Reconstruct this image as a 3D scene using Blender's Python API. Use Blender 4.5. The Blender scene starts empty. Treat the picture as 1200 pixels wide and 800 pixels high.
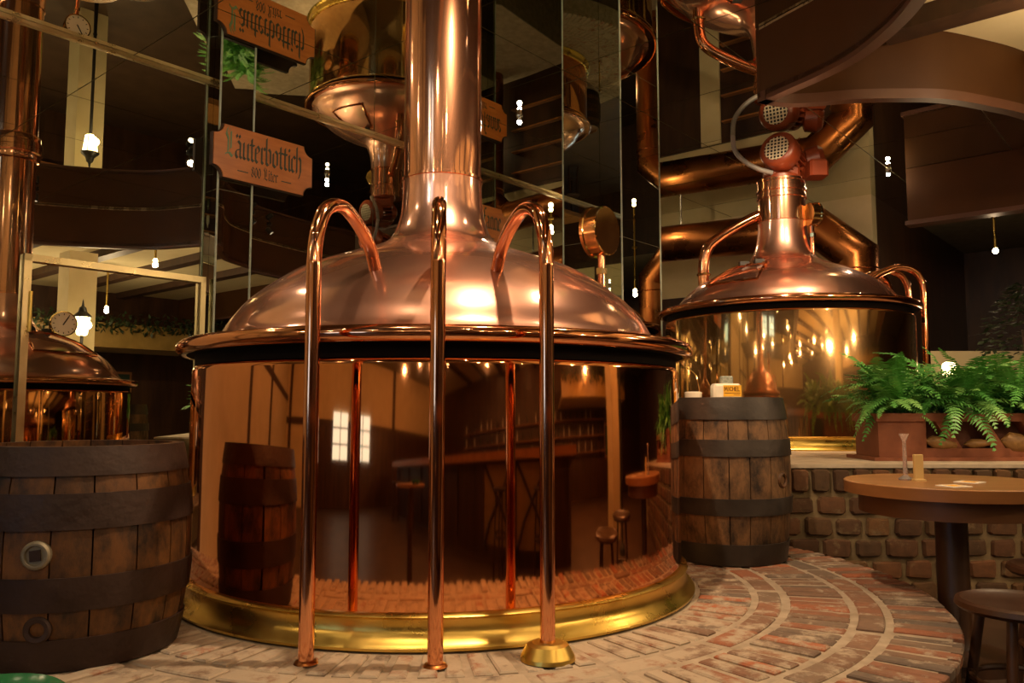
import bpy, math, random
from mathutils import Vector, Matrix

random.seed(7)
rnd = random.random
PI = math.pi
scene = bpy.context.scene
COL = scene.collection

# ------------------------------------------------------------------ camera
CZ = 1.08                                   # eye height above the lower floor
cam_data = bpy.data.cameras.new('camera')
cam_data.sensor_width = 36.0
cam_data.lens = 28.5
cam_data.clip_start = 0.02
cam_data.clip_end = 100
cam = bpy.data.objects.new('camera', cam_data)
COL.objects.link(cam)
cam.location = (0, 0, CZ)
cam.rotation_euler = (PI / 2 + 0.0845, 0, 0)
scene.camera = cam

# ------------------------------------------------------------------ world, view, lamps
world = bpy.data.worlds.new('world')
scene.world = world
world.use_nodes = True
world.node_tree.nodes['Background'].inputs[0].default_value = (1.0, 0.62, 0.32, 1)
world.node_tree.nodes['Background'].inputs[1].default_value = 0.02
scene.view_settings.view_transform = 'Standard'
scene.view_settings.look = 'None'
scene.view_settings.gamma = 1
scene.view_settings.exposure = 0.15
scene.view_settings.use_curve_mapping = False
scene.cycles.max_bounces = 14
scene.cycles.glossy_bounces = 12
scene.cycles.diffuse_bounces = 4
scene.cycles.transmission_bounces = 8
scene.cycles.sample_clamp_indirect = 6.0
scene.cycles.blur_glossy = 0.4

CEIL = 2.525 + CZ                            # mirrored ceiling
PLAT = 0.30                                  # top of the brick platform
LEDGE = 0.765                                 # top of the brick ledge
# room axes: the mirrored wall runs along U, the room lies towards V
PHI = 0.7071
U = Vector((math.sin(PHI), math.cos(PHI), 0))
N = Vector((-math.cos(PHI), math.sin(PHI), 0))
D = 5.7086
ROOM_ANGLE = PI / 2 - PHI


def R(k, b, z):
    """room coordinates (along the mirror wall, away from it, height) to world"""
    p = U * k + N * (D - b)
    return Vector((p.x, p.y, z))


WARM = (1.0, 0.70, 0.42)
# spot lamps: position, aim, power, cone, label of the fixture
SPOTS = [
    ((0.30, 2.55, CEIL), (-0.15, 3.5, 1.2), 240, 105, 'small black spotlight on the mirror ceiling aimed at the large kettle dome'),
    ((1.15, 3.45, CEIL), (0.9, 3.3, 0.3), 55, 85, 'small black spotlight on the mirror ceiling above the brick paving'),
    ((1.95, 5.72, CEIL), (2.35, 7.0, 2.1), 110, 95, 'small black spotlight behind the canopy point aimed at the raised kettle'),
    ((2.55, 5.85, CEIL), (2.6, 7.2, 2.2), 90, 95, 'small black spotlight behind the canopy rim aimed at the copper dome'),
    ((-0.75, 1.6, CEIL), (-0.40, 3.4, 1.4), 70, 60, 'small black spotlight on the mirror ceiling above the squat barrel'),
    ((-0.48, 5.5, CEIL), (-1.85, 6.15, 3.0), 8, 70, 'small black spotlight on the mirror ceiling aimed at the wooden sign'),  # added lamp, hidden by the chimney, only brightens the sign
    ((2.75, 3.7, CEIL - 0.02), (2.75, 5.35, 1.2), 130, 42, 'small black spotlight on the plaster ceiling aimed at the ferns'),
]


# ------------------------------------------------------------------ materials
def new_mat(name):
    m = bpy.data.materials.new(name)
    m.use_nodes = True
    nt = m.node_tree
    return m, nt, nt.nodes['Principled BSDF']


def N_(nt, kind, **kw):
    n = nt.nodes.new(kind)
    for k, v in kw.items():
        if k in n.inputs:
            n.inputs[k].default_value = v
        else:
            setattr(n, k, v)
    return n


def noise(nt, scale, detail=4, coord='Object', stretch=None, rough=0.55):
    tc = N_(nt, 'ShaderNodeTexCoord')
    src = tc.outputs[coord] if coord != 'World' else N_(nt, 'ShaderNodeNewGeometry').outputs['Position']
    if stretch:
        mp = N_(nt, 'ShaderNodeMapping')
        mp.inputs['Scale'].default_value = stretch
        nt.links.new(src, mp.inputs[0])
        src = mp.outputs[0]
    n = N_(nt, 'ShaderNodeTexNoise', Scale=scale, Detail=detail, Roughness=rough)
    nt.links.new(src, n.inputs['Vector'])
    return n.outputs['Fac']


def ramp(nt, fac, stops):
    r = N_(nt, 'ShaderNodeValToRGB')
    el = r.color_ramp.elements
    while len(el) < len(stops):
        el.new(0.5)
    for e, (p, c) in zip(el, stops):
        e.position = p
        e.color = (*c, 1)
    nt.links.new(fac, r.inputs[0])
    return r.outputs[0]


def bump(nt, bsdf, fac, strength, dist=0.01):
    b = N_(nt, 'ShaderNodeBump', Strength=strength, Distance=dist)
    nt.links.new(fac, b.inputs['Height'])
    nt.links.new(b.outputs[0], bsdf.inputs['Normal'])


def metal(name, c1, c2, r1, r2, scale=4, stretch=None, bmp=0.0, bscale=3, metallic=1.0):
    m, nt, p = new_mat(name)
    f = noise(nt, scale, 5, 'Object', stretch)
    nt.links.new(ramp(nt, f, [(0.3, c1), (0.7, c2)]), p.inputs['Base Color'])
    nt.links.new(ramp(nt, f, [(0.3, (r1,) * 3), (0.75, (r2,) * 3)]), p.inputs['Roughness'])
    p.inputs['Metallic'].default_value = metallic
    if bmp:
        bump(nt, p, noise(nt, bscale, 2, 'Object', stretch), bmp, 0.02)
    return m


def hazy(m, rough2, share):
    nt = m.node_tree
    p = nt.nodes['Principled BSDF']
    q = N_(nt, 'ShaderNodeBsdfPrincipled', Metallic=1.0, Roughness=rough2)
    nt.links.new(p.inputs['Base Color'].links[0].from_socket, q.inputs['Base Color'])
    mx = N_(nt, 'ShaderNodeMixShader')
    mx.inputs[0].default_value = share
    nt.links.new(p.outputs[0], mx.inputs[1])
    nt.links.new(q.outputs[0], mx.inputs[2])
    nt.links.new(mx.outputs[0], nt.nodes['Material Output'].inputs['Surface'])
    return m


def paint(name, c1, c2, rough, scale=6, stretch=None, bmp=0.0, spec=0.5, coord='Object'):
    m, nt, p = new_mat(name)
    f = noise(nt, scale, 6, coord, stretch)
    nt.links.new(ramp(nt, f, [(0.3, c1), (0.7, c2)]), p.inputs['Base Color'])
    p.inputs['Roughness'].default_value = rough
    p.inputs['Specular IOR Level'].default_value = spec
    if bmp:
        bump(nt, p, f, bmp, 0.01)
    return m


def glow(name, col, strength):
    m, nt, p = new_mat(name)
    p.inputs['Base Color'].default_value = (*col, 1)
    p.inputs['Emission Color'].default_value = (*col, 1)
    p.inputs['Emission Strength'].default_value = strength
    return m


M = {}
M['copper_vat'] = metal('copper_vat', (0.80, 0.33, 0.13), (0.86, 0.38, 0.16), 0.035, 0.075, 2, (1, 1, 0.15), 0.035, 1.6)
M['copper_gold'] = metal('copper_gold', (0.88, 0.50, 0.20), (0.94, 0.60, 0.27), 0.04, 0.10, 2.2, (1, 1, 0.2), 0.03, 2)
hazy(M['copper_gold'], 0.28, 0.16)
M['copper_dome'] = hazy(metal('copper_dome', (0.90, 0.47, 0.34), (0.96, 0.57, 0.44), 0.07, 0.16, 3, None, 0.03, 2.5), 0.38, 0.26)
M['copper_pipe'] = metal('copper_pipe', (0.84, 0.36, 0.17), (0.92, 0.46, 0.26), 0.06, 0.13, 4, (1, 1, 0.2))
M['copper_chimney'] = hazy(metal('copper_chimney', (0.86, 0.42, 0.24), (0.92, 0.50, 0.32), 0.06, 0.14, 3, (1, 1, 0.15)), 0.34, 0.14)
M['copper_dark'] = metal('copper_dark', (0.30, 0.105, 0.03), (0.42, 0.155, 0.045), 0.22, 0.42, 3)
M['brass'] = metal('brass', (0.66, 0.44, 0.09), (0.80, 0.57, 0.15), 0.22, 0.42, 5)
M['brass_bright'] = metal('brass_bright', (0.80, 0.55, 0.22), (0.88, 0.64, 0.30), 0.06, 0.15, 5)
M['gold_trim'] = metal('gold_trim', (0.55, 0.45, 0.22), (0.66, 0.55, 0.30), 0.25, 0.4, 8)
M['bung_tin'] = metal('bung_tin', (0.22, 0.19, 0.13), (0.32, 0.28, 0.2), 0.4, 0.6, 20, None, 0, 3, 0.6)
M['steel'] = metal('steel', (0.5, 0.48, 0.44), (0.6, 0.58, 0.52), 0.2, 0.3, 8)
m, nt, p = new_mat('mirror')
p.inputs['Base Color'].default_value = (0.74, 0.76, 0.66, 1)
p.inputs['Metallic'].default_value = 1
p.inputs['Roughness'].default_value = 0.0
M['mirror'] = m
M['mirror_edge'] = paint('mirror_edge', (0.35, 0.42, 0.34), (0.5, 0.56, 0.46), 0.15, 8)
M['joint'] = paint('joint', (0.16, 0.14, 0.09), (0.24, 0.21, 0.14), 0.6, 8)
M['plaster'] = paint('plaster', (0.62, 0.52, 0.30), (0.70, 0.60, 0.37), 0.85, 3, None, 0.05, 0.2)
M['ceiling_plaster'] = paint('ceiling_plaster', (0.72, 0.62, 0.36), (0.78, 0.68, 0.42), 0.9, 3, None, 0.03, 0.2)
M['timber'] = paint('timber', (0.035, 0.016, 0.008), (0.07, 0.032, 0.014), 0.55, 9, (1, 1, 0.25), 0.15)
M['fascia'] = paint('fascia', (0.050, 0.019, 0.0045), (0.066, 0.026, 0.006), 0.5, 2, None, 0.0, 0.2)
M['fascia_lip'] = paint('fascia_lip', (0.075, 0.030, 0.016), (0.10, 0.042, 0.022), 0.35, 3)
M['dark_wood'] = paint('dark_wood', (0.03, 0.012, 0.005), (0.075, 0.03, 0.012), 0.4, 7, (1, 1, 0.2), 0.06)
M['table_wood'] = paint('table_wood', (0.26, 0.12, 0.04), (0.36, 0.175, 0.065), 0.35, 6, (0.25, 2.0, 1), 0.04)
M['table_edge'] = paint('table_edge', (0.19, 0.075, 0.022), (0.26, 0.11, 0.035), 0.35, 6, (0.3, 0.3, 2))
M['apron_wood'] = paint('apron_wood', (0.09, 0.036, 0.012), (0.13, 0.055, 0.02), 0.4, 6, (0.3, 0.3, 2))
M['valance_wood'] = paint('valance_wood', (0.22, 0.14, 0.03), (0.3, 0.19, 0.05), 0.5, 5)
M['bar_wood'] = paint('bar_wood', (0.30, 0.12, 0.035), (0.40, 0.17, 0.055), 0.3, 6, (0.3, 2, 1))
M['hoop'] = metal('hoop', (0.04, 0.034, 0.03), (0.075, 0.06, 0.05), 0.38, 0.6, 7, None, 0.1, 30, 0.55)
M['hoop_brown'] = metal('hoop_brown', (0.030, 0.015, 0.011), (0.048, 0.025, 0.018), 0.42, 0.65, 7, None, 0.15, 30, 0.35)
M['red_paint'] = paint('red_paint', (0.19, 0.036, 0.012), (0.26, 0.052, 0.018), 0.35, 6)
M['cream_enamel'] = paint('cream_enamel', (0.75, 0.68, 0.5), (0.8, 0.74, 0.58), 0.3, 5)
M['white_dial'] = paint('white_dial', (0.8, 0.78, 0.7), (0.85, 0.83, 0.76), 0.4, 5)
M['black'] = paint('black', (0.012, 0.011, 0.01), (0.02, 0.018, 0.016), 0.45, 8)
M['gasket_black'] = paint('gasket_black', (0.006, 0.004, 0.003), (0.010, 0.006, 0.004), 0.8, 8, None, 0.0, 0.1)  # near-black that stands in for the shade under the kettle rim
M['hose_grey'] = paint('hose_grey', (0.18, 0.17, 0.16), (0.26, 0.25, 0.24), 0.4, 8)
M['terracotta'] = paint('terracotta', (0.19, 0.055, 0.02), (0.26, 0.08, 0.03), 0.65, 9, None, 0.08)
M['terracotta_dark'] = paint('terracotta_dark', (0.10, 0.032, 0.014), (0.14, 0.045, 0.02), 0.8, 9)
M['bread'] = paint('bread', (0.19, 0.09, 0.022), (0.32, 0.17, 0.05), 0.5, 22, None, 0.2)
M['soil'] = paint('soil', (0.02, 0.012, 0.007), (0.05, 0.03, 0.018), 0.95, 30, None, 0.5)
M['sign_wood'] = paint('sign_wood', (0.38, 0.115, 0.014), (0.50, 0.165, 0.024), 0.4, 5, (1, 1, 6), 0.04)
M['sign_edge'] = paint('sign_edge', (0.035, 0.015, 0.007), (0.06, 0.025, 0.012), 0.5, 8)
M['ink'] = paint('ink', (0.025, 0.035, 0.018), (0.04, 0.05, 0.025), 0.5, 8)
M['ink_green'] = paint('ink_green', (0.08, 0.16, 0.07), (0.14, 0.24, 0.11), 0.5, 8)
M['porcelain'] = paint('porcelain', (0.85, 0.78, 0.62), (0.9, 0.83, 0.68), 0.2, 4)
M['label_yellow'] = paint('label_yellow', (0.85, 0.42, 0.02), (0.92, 0.50, 0.04), 0.5, 4)
M['label_ink'] = paint('label_ink', (0.16, 0.05, 0.01), (0.2, 0.07, 0.015), 0.5, 4)
M['paper'] = paint('paper', (0.75, 0.70, 0.58), (0.82, 0.77, 0.66), 0.7, 6)
M['wood_block'] = paint('wood_block', (0.5, 0.33, 0.11), (0.6, 0.42, 0.17), 0.6, 10, (1, 1, 0.2))
M['floor_tile'] = paint('floor_tile', (0.05, 0.028, 0.016), (0.09, 0.05, 0.03), 0.5, 3)
M['green_enamel'] = paint('green_enamel', (0.03, 0.20, 0.07), (0.05, 0.28, 0.10), 0.2, 5)
M['chalkboard'] = paint('chalkboard', (0.02, 0.05, 0.03), (0.03, 0.07, 0.045), 0.6, 6)
M['bottle_pale'] = paint('bottle_pale', (0.45, 0.42, 0.34), (0.55, 0.52, 0.42), 0.25, 5)
M['bottle_dark'] = paint('bottle_dark', (0.03, 0.045, 0.02), (0.06, 0.05, 0.02), 0.15, 5)
M['dark_leaf'] = paint('dark_leaf', (0.012, 0.022, 0.007), (0.03, 0.05, 0.015), 0.5, 12)
M['copper_red_fabric'] = paint('stool_leather', (0.035, 0.014, 0.006), (0.055, 0.022, 0.010), 0.35, 6)
M['lamp_glass'] = glow('lamp_glass', (1.0, 0.72, 0.34), 14)
M['spot_lens'] = glow('spot_lens', (1.0, 0.80, 0.55), 60)
M['halogen_bulb'] = glow('halogen_bulb', (1.0, 0.85, 0.65), 150)
M['bulb'] = glow('bulb', (1.0, 0.72, 0.38), 40)
M['daylight_pane'] = glow('daylight_pane', (0.40, 0.66, 1.0), 3.0)
m, nt, p = new_mat('clear_glass')
p.inputs['Transmission Weight'].default_value = 0.75
p.inputs['Base Color'].default_value = (0.9, 0.78, 0.72, 1)
p.inputs['Roughness'].default_value = 0.02
p.inputs['IOR'].default_value = 1.45
M['clear_glass'] = m


def brick_mat(name, cols, mortar, cover, scale=7, worn=None):
    m, nt, p = new_mat(name)
    oi = N_(nt, 'ShaderNodeObjectInfo')
    n = len(cols)
    base = ramp(nt, oi.outputs['Random'], [(i / (n - 1), c) for i, c in enumerate(cols)])
    f1 = noise(nt, 22, 5, 'World')
    mul = N_(nt, 'ShaderNodeMix', data_type='RGBA', blend_type='MULTIPLY')
    mul.inputs[0].default_value = 0.6
    nt.links.new(base, mul.inputs[6])
    nt.links.new(ramp(nt, f1, [(0.3, (0.45, 0.42, 0.4)), (0.7, (1.1, 1.05, 1.0))]), mul.inputs[7])
    f2 = noise(nt, scale, 7, 'World', None, 0.68)
    if worn:                                 # old mortar left on the bricks on one side of the platform
        sx = N_(nt, 'ShaderNodeSeparateXYZ')
        nt.links.new(N_(nt, 'ShaderNodeNewGeometry').outputs['Position'], sx.inputs[0])
        mr = N_(nt, 'ShaderNodeMapRange')
        for i_, v_ in zip((1, 2, 3, 4), (worn[0], worn[1], worn[2], 0.0)):
            mr.inputs[i_].default_value = v_
        nt.links.new(sx.outputs['X'], mr.inputs[0])
        sb = N_(nt, 'ShaderNodeMath', operation='SUBTRACT')
        nt.links.new(f2, sb.inputs[0])
        nt.links.new(mr.outputs[0], sb.inputs[1])
        f2 = sb.outputs[0]
    mk = ramp(nt, f2, [(cover - 0.06, (1, 1, 1)), (cover + 0.08, (0.12, 0.12, 0.12))])
    mix = N_(nt, 'ShaderNodeMix', data_type='RGBA')
    nt.links.new(mk, mix.inputs[0])
    nt.links.new(mul.outputs[2], mix.inputs[6])
    mix.inputs[7].default_value = (*mortar, 1)
    nt.links.new(mix.outputs[2], p.inputs['Base Color'])
    p.inputs['Roughness'].default_value = 0.8
    p.inputs['Specular IOR Level'].default_value = 0.25
    bump(nt, p, f1, 0.35, 0.01)
    return m


M['paving_brick'] = brick_mat('paving_brick',
    [(0.21, 0.10, 0.06), (0.16, 0.095, 0.065), (0.28, 0.09, 0.042), (0.18, 0.12, 0.085), (0.10, 0.08, 0.07), (0.22, 0.115, 0.07), (0.36, 0.10, 0.04), (0.17, 0.09, 0.06)],
    (0.40, 0.325, 0.24), 0.385, 11, (0.30, 1.25, 0.19))
M['wall_brick'] = brick_mat('wall_brick',
    [(0.12, 0.05, 0.025), (0.07, 0.032, 0.018), (0.16, 0.065, 0.028), (0.06, 0.034, 0.02), (0.17, 0.08, 0.03)],
    (0.20, 0.145, 0.08), 0.34, 10)
M['mortar'] = paint('mortar', (0.28, 0.225, 0.165), (0.42, 0.345, 0.26), 0.9, 16, None, 0.4, 0.2)
M['mortar_dark'] = paint('mortar_dark', (0.17, 0.125, 0.065), (0.26, 0.19, 0.105), 0.9, 14, None, 0.4, 0.2)
M['ledge_stone'] = paint('ledge_stone', (0.42, 0.34, 0.25), (0.58, 0.49, 0.37), 0.8, 10, None, 0.3, 0.2)


def stave_mat(name, cols):
    m, nt, p = new_mat(name)
    oi = N_(nt, 'ShaderNodeObjectInfo')
    n = len(cols)
    base = ramp(nt, oi.outputs['Random'], [(i / (n - 1), c) for i, c in enumerate(cols)])
    f = noise(nt, 11, 8, 'World', (1, 1, 0.5), 0.72)
    mul = N_(nt, 'ShaderNodeMix', data_type='RGBA', blend_type='MULTIPLY')
    mul.inputs[0].default_value = 1.0
    nt.links.new(base, mul.inputs[6])
    nt.links.new(ramp(nt, f, [(0.36, (0.10, 0.08, 0.06)), (0.60, (1.2, 1.1, 0.95))]), mul.inputs[7])
    nt.links.new(mul.outputs[2], p.inputs['Base Color'])
    p.inputs['Roughness'].default_value = 0.6
    bump(nt, p, f, 0.3, 0.01)
    return m


M['oak'] = stave_mat('oak', [(0.15, 0.083, 0.038), (0.19, 0.105, 0.05), (0.12, 0.066, 0.03), (0.17, 0.095, 0.043)])
M['oak_dark'] = stave_mat('oak_dark', [(0.10, 0.04, 0.008), (0.14, 0.06, 0.013), (0.06, 0.024, 0.006), (0.12, 0.05, 0.010)])

m, nt, p = new_mat('fern_leaf')
oi = N_(nt, 'ShaderNodeObjectInfo')
nt.links.new(ramp(nt, oi.outputs['Random'], [(0.0, (0.06, 0.24, 0.04)), (0.5, (0.11, 0.37, 0.07)), (1.0, (0.22, 0.48, 0.12))]), p.inputs['Base Color'])
p.inputs['Roughness'].default_value = 0.45
p.inputs['Subsurface Weight'].default_value = 0.0
M['fern_leaf'] = m


# ------------------------------------------------------------------ mesh helpers
class MB:
    def __init__(self):
        self.v, self.f = [], []

    def add(self, verts, faces):
        o = len(self.v)
        self.v += [Vector(x) for x in verts]
        self.f += [tuple(i + o for i in f) for f in faces]
        return self

    def hexa(self, c):
        """eight corners: bottom four (ccw) then top four"""
        return self.add(c, [(3, 2, 1, 0), (4, 5, 6, 7), (0, 1, 5, 4), (1, 2, 6, 5), (2, 3, 7, 6), (3, 0, 4, 7)])

    def box(self, x0, x1, y0, y1, z0, z1):
        return self.hexa([(x0, y0, z0), (x1, y0, z0), (x1, y1, z0), (x0, y1, z0),
                          (x0, y0, z1), (x1, y0, z1), (x1, y1, z1), (x0, y1, z1)])

    def rbox(self, k0, k1, b0, b1, z0, z1):
        """box in room coordinates"""
        c = [(k0, b0), (k0, b1), (k1, b1), (k1, b0)]
        return self.hexa([R(k, b, z0) for k, b in c] + [R(k, b, z1) for k, b in c])

    def bevbox(self, x0, x1, y0, y1, z0, z1, e):
        """box with chamfered upright edges and top"""
        def ring(i, z):
            return [(x0 + i, y0 + e, z), (x0 + e, y0 + i, z), (x1 - e, y0 + i, z), (x1 - i, y0 + e, z),
                    (x1 - i, y1 - e, z), (x1 - e, y1 - i, z), (x0 + e, y1 - i, z), (x0 + i, y1 - e, z)]
        rings = [ring(0, z0), ring(0, z1 - e), ring(e * 0.7, z1)]
        return self.loft(rings, True, True)

    def loft(self, rings, cap0=False, cap1=False, closed=True):
        n = len(rings[0])
        o = len(self.v)
        fs = []
        for i in range(len(rings) - 1):
            for j in range(n if closed else n - 1):
                a, b = i * n + j, i * n + (j + 1) % n
                fs.append((a, b, b + n, a + n))
        if cap0:
            fs.append(tuple(range(n - 1, -1, -1)))
        if cap1:
            fs.append(tuple(range((len(rings) - 1) * n, len(rings) * n)))
        return self.add([p for r in rings for p in r], fs)

    def lathe(self, prof, c=(0, 0, 0), seg=64, axis=None, cap0=False, cap1=False, a0=0.0, a1=None):
        c = Vector(c)
        if axis is None:
            X, Y, Z = Vector((1, 0, 0)), Vector((0, 1, 0)), Vector((0, 0, 1))
        else:
            Z = Vector(axis).normalized()
            X = Z.cross(Vector((0, 0, 1)) if abs(Z.z) < 0.9 else Vector((1, 0, 0))).normalized()
            Y = Z.cross(X)
        full = a1 is None
        n = seg if full else seg + 1
        span = 2 * PI if full else a1 - a0
        rings = []
        for r, z in prof:
            rings.append([c + X * (r * math.cos(a0 + span * i / seg)) + Y * (r * math.sin(a0 + span * i / seg)) + Z * z for i in range(n)])
        return self.loft(rings, cap0, cap1, full)

    def cyl(self, p, q, r, seg=16, r2=None):
        p, q = Vector(p), Vector(q)
        return self.lathe([(r, 0), (r if r2 is None else r2, (q - p).length)], p, seg, q - p, True, True)

    def tube(self, pts, r, seg=14, smooth=6, caps=True):
        pts = [Vector(x) for x in pts]
        if smooth > 1:
            out = []
            for i in range(len(pts) - 1):
                p0, p1, p2 = pts[max(i - 1, 0)], pts[i], pts[i + 1]
                p3 = pts[min(i + 2, len(pts) - 1)]
                for s in range(smooth):
                    t = s / smooth
                    out.append(0.5 * ((2 * p1) + (p2 - p0) * t + (2 * p0 - 5 * p1 + 4 * p2 - p3) * t * t + (3 * p1 - p0 - 3 * p2 + p3) * t ** 3))
            pts = out + [pts[-1]]
        rings = []
        X = None
        for i, q in enumerate(pts):
            t = (pts[min(i + 1, len(pts) - 1)] - pts[max(i - 1, 0)]).normalized()
            if X is None:
                X = t.cross(Vector((0, 0, 1)) if abs(t.z) < 0.9 else Vector((1, 0, 0))).normalized()
            else:
                X = (X - t * X.dot(t)).normalized()
            Y = t.cross(X)
            rings.append([q + X * (r * math.cos(2 * PI * j / seg)) + Y * (r * math.sin(2 * PI * j / seg)) for j in range(seg)])
        return self.loft(rings, caps, caps)

    def torus(self, R0, r, c, seg=96, sec=12, axis=None, a0=0.0):
        prof = [(R0 + r * math.cos(-2 * PI * j / sec + a0), r * math.sin(-2 * PI * j / sec + a0)) for j in range(sec + 1)]
        return self.lathe(prof[::-1], c, seg, axis)

    def prism(self, poly, z0, z1):
        n = len(poly)
        return self.add([(x, y, z0) for x, y in poly] + [(x, y, z1) for x, y in poly],
                        [tuple(range(n - 1, -1, -1)), tuple(range(n, 2 * n))] + [(i, (i + 1) % n, (i + 1) % n + n, i + n) for i in range(n)])

    def build(self, name, mat, parent=None, smooth=40, origin=None):
        off = Vector((0, 0, 0))
        p = parent
        while p is not None:
            off += p.location
            p = p.parent
        if parent is None and origin is not None:
            off = Vector(origin)
        me = bpy.data.meshes.new(name)
        me.from_pydata([tuple(x - off) for x in self.v], [], self.f)
        me.validate()
        if smooth:
            me.polygons.foreach_set('use_smooth', [True] * len(me.polygons))
            me.set_sharp_from_angle(angle=math.radians(smooth))
        me.materials.append(M[mat] if isinstance(mat, str) else mat)
        o = bpy.data.objects.new(name, me)
        COL.objects.link(o)
        if parent is not None:
            o.parent = parent
        elif origin is not None:
            o.location = origin
        return o


def thing(name, label, cat, loc=(0, 0, 0), group=None):
    o = bpy.data.objects.new(name, None)
    COL.objects.link(o)
    o.empty_display_size = 0.1
    o.location = loc
    o['label'] = label
    o['category'] = cat
    if group:
        o['group'] = group
    return o


def tag(o, label, cat, group=None):
    o['label'] = label
    o['category'] = cat
    if group:
        o['group'] = group
    return o


def structure(o, label=None):
    o['kind'] = 'structure'
    if label:
        o['label'] = label
    return o


def setting(name, loc=(0, 0, 0), label=None):
    o = bpy.data.objects.new(name, None)
    COL.objects.link(o)
    o.location = loc
    return structure(o, label)


def dup(src, parent, loc=None, rot=None):
    o = src.copy()
    COL.objects.link(o)
    o.parent = parent
    if loc is not None:
        o.location = loc
    if rot is not None:
        o.rotation_euler = rot
    return o


# ------------------------------------------------------------------ the room shell
structure(MB().rbox(-6, 15, -0.3, 12.2, -0.1, 0.0).build('floor', 'floor_tile', None, 0), 'dark lower floor of the tavern')

# left wall: tall mirror panels, cream half-timbered plaster towards the entrance
wall_left = setting('wall_left', R(5, 0, 0), 'wall of tall mirror panels behind the kettles')
MB().rbox(-6, 15, -0.25, -0.02, 0, CEIL + 0.05).build('backing', 'joint', wall_left, 0)
MB().rbox(-6, 1.40, -0.02, 0.02, 0, CEIL).build('plaster', 'plaster', wall_left, 0)
JK = [1.40, 3.06, 4.72, 6.37, 8.02, 9.83]
for i in range(len(JK) - 1):
    MB().rbox(JK[i] + 0.004, JK[i + 1] - 0.004, -0.02, 0.0, 0.02, CEIL).build('mirror_panel', 'mirror', wall_left, 0)
for k in (-3.4, -1.5, 1.33):
    MB().rbox(k - 0.08, k + 0.08, 0.02, 0.06, 0, CEIL).build('timber_post', 'timber', wall_left, 0)
for z in (2.45,):
    MB().rbox(-6, -1.5, 0.02, 0.055, z - 0.07, z + 0.07).build('timber_rail', 'timber', wall_left, 0)
# gilt bead where the wall meets the ceiling
MB().rbox(1.40, 9.83, 0.0, 0.022, CEIL - 0.028, CEIL - 0.002).build('gilt_bead', 'gold_trim', wall_left, 0)

# ceiling: square mirror tiles
ceiling = setting('ceiling', R(5, 3, CEIL), 'ceiling of square mirror tiles above the kettles')
MB().rbox(-6, 15, -0.25, 12.2, CEIL + 0.012, CEIL + 0.1).build('backing', 'joint', ceiling, 0)
TS = 1.10
tile0 = None
for i in range(-3, 9):
    for j in range(0, 6):
        k0, b0 = 1.40 + i * TS, j * TS
        cx = R(k0 + TS / 2, b0 + TS / 2, CEIL)
        if tile0 is None:
            tile0 = MB().rbox(k0 + 0.004, k0 + TS - 0.004, b0 + 0.004, b0 + TS - 0.004, CEIL, CEIL + 0.012).build('mirror_tile', 'mirror', ceiling, 0)
            base = cx
        else:
            dup(tile0, ceiling, cx - base)

# back wall (cream) and the dark rooms beside it
structure(MB().rbox(9.83, 10.0, -0.2, 2.85, 0, CEIL).build('wall_back', 'plaster', None, 0), 'cream plaster wall behind the copper ducts')
wp = bpy.data.objects['wall_back']
MB().rbox(9.79, 9.83, 0.02, 2.85, 0, 1.52 + CZ).build('panelling', 'dark_wood', wp, 0)
MB().rbox(9.76, 9.79, 0.72, 1.0, 0, 1.52 + CZ).build('pilaster', 'plaster', wp, 0)
for z in (1.3, 1.65, 2.0, 2.35):
    MB().rbox(9.70, 9.79, 1.05, 2.6, z - 0.02, z).build('shelf_board', 'bar_wood', wp, 0)
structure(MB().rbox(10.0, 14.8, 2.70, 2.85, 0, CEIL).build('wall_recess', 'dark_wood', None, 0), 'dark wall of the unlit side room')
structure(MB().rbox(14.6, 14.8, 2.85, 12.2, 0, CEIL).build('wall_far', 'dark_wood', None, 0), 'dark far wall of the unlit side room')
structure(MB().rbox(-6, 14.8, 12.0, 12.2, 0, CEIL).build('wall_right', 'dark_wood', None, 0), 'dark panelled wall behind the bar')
wall_front = setting('wall_front', R(-5.9, 5, 0), 'cream half-timbered wall with windows')
MB().rbox(-6.1, -5.9, -0.2, 12.1, 0, CEIL).build('plaster', 'plaster', wall_front, 0)
MB().rbox(-5.9, -5.86, 1.7, 12.0, 0, 1.9).build('panelling', 'dark_wood', wall_front, 0)
for b in (0.3, 1.7, 4.5, 7.3):
    MB().rbox(-5.9, -5.84, b - 0.09, b + 0.09, 0, CEIL).build('timber_post', 'timber', wall_front, 0)
for z in (1.95,):
    MB().rbox(-5.9, -5.85, 0, 12.0, z - 0.08, z + 0.08).build('timber_rail', 'timber', wall_front, 0)
for n_, b in enumerate((3.8, 5.2)):
    w = setting('window_%d' % (n_ + 1), R(-5.88, b, 1.1), 'tall bright window with dark bars')
    for ib in range(2):
        for iz in range(3):
            MB().rbox(-5.86, -5.845, b - 0.46 + ib * 0.47, b - 0.01 + ib * 0.47, 1.12 + iz * 0.38, 1.46 + iz * 0.38).build('pane', 'daylight_pane', w, 0)
    MB().rbox(-5.845, -5.83, b - 0.02, b + 0.02, 1.1, 2.25).build('window_bar', 'timber', w, 0)

# ------------------------------------------------------------------ brick platform around the large kettle
KC = Vector((-0.337, 3.853, PLAT))
platform = setting('brick_platform', KC, 'round raised platform paved with rings of worn brick')
MB().lathe([(2.10, -PLAT), (2.10, -0.0075), (0.5, -0.0075)], KC, 128, None, False, True).build('mortar_bed', 'mortar', platform, 30)
RINGS = [(1.915, 2.135, 0.080, 0.024), (1.795, 1.885, 0.235, 0.024), (1.545, 1.765, 0.080, 0.024), (1.42, 1.512, 0.235, 0.024), (1.18, 1.392, 0.078, 0.024)]


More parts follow.
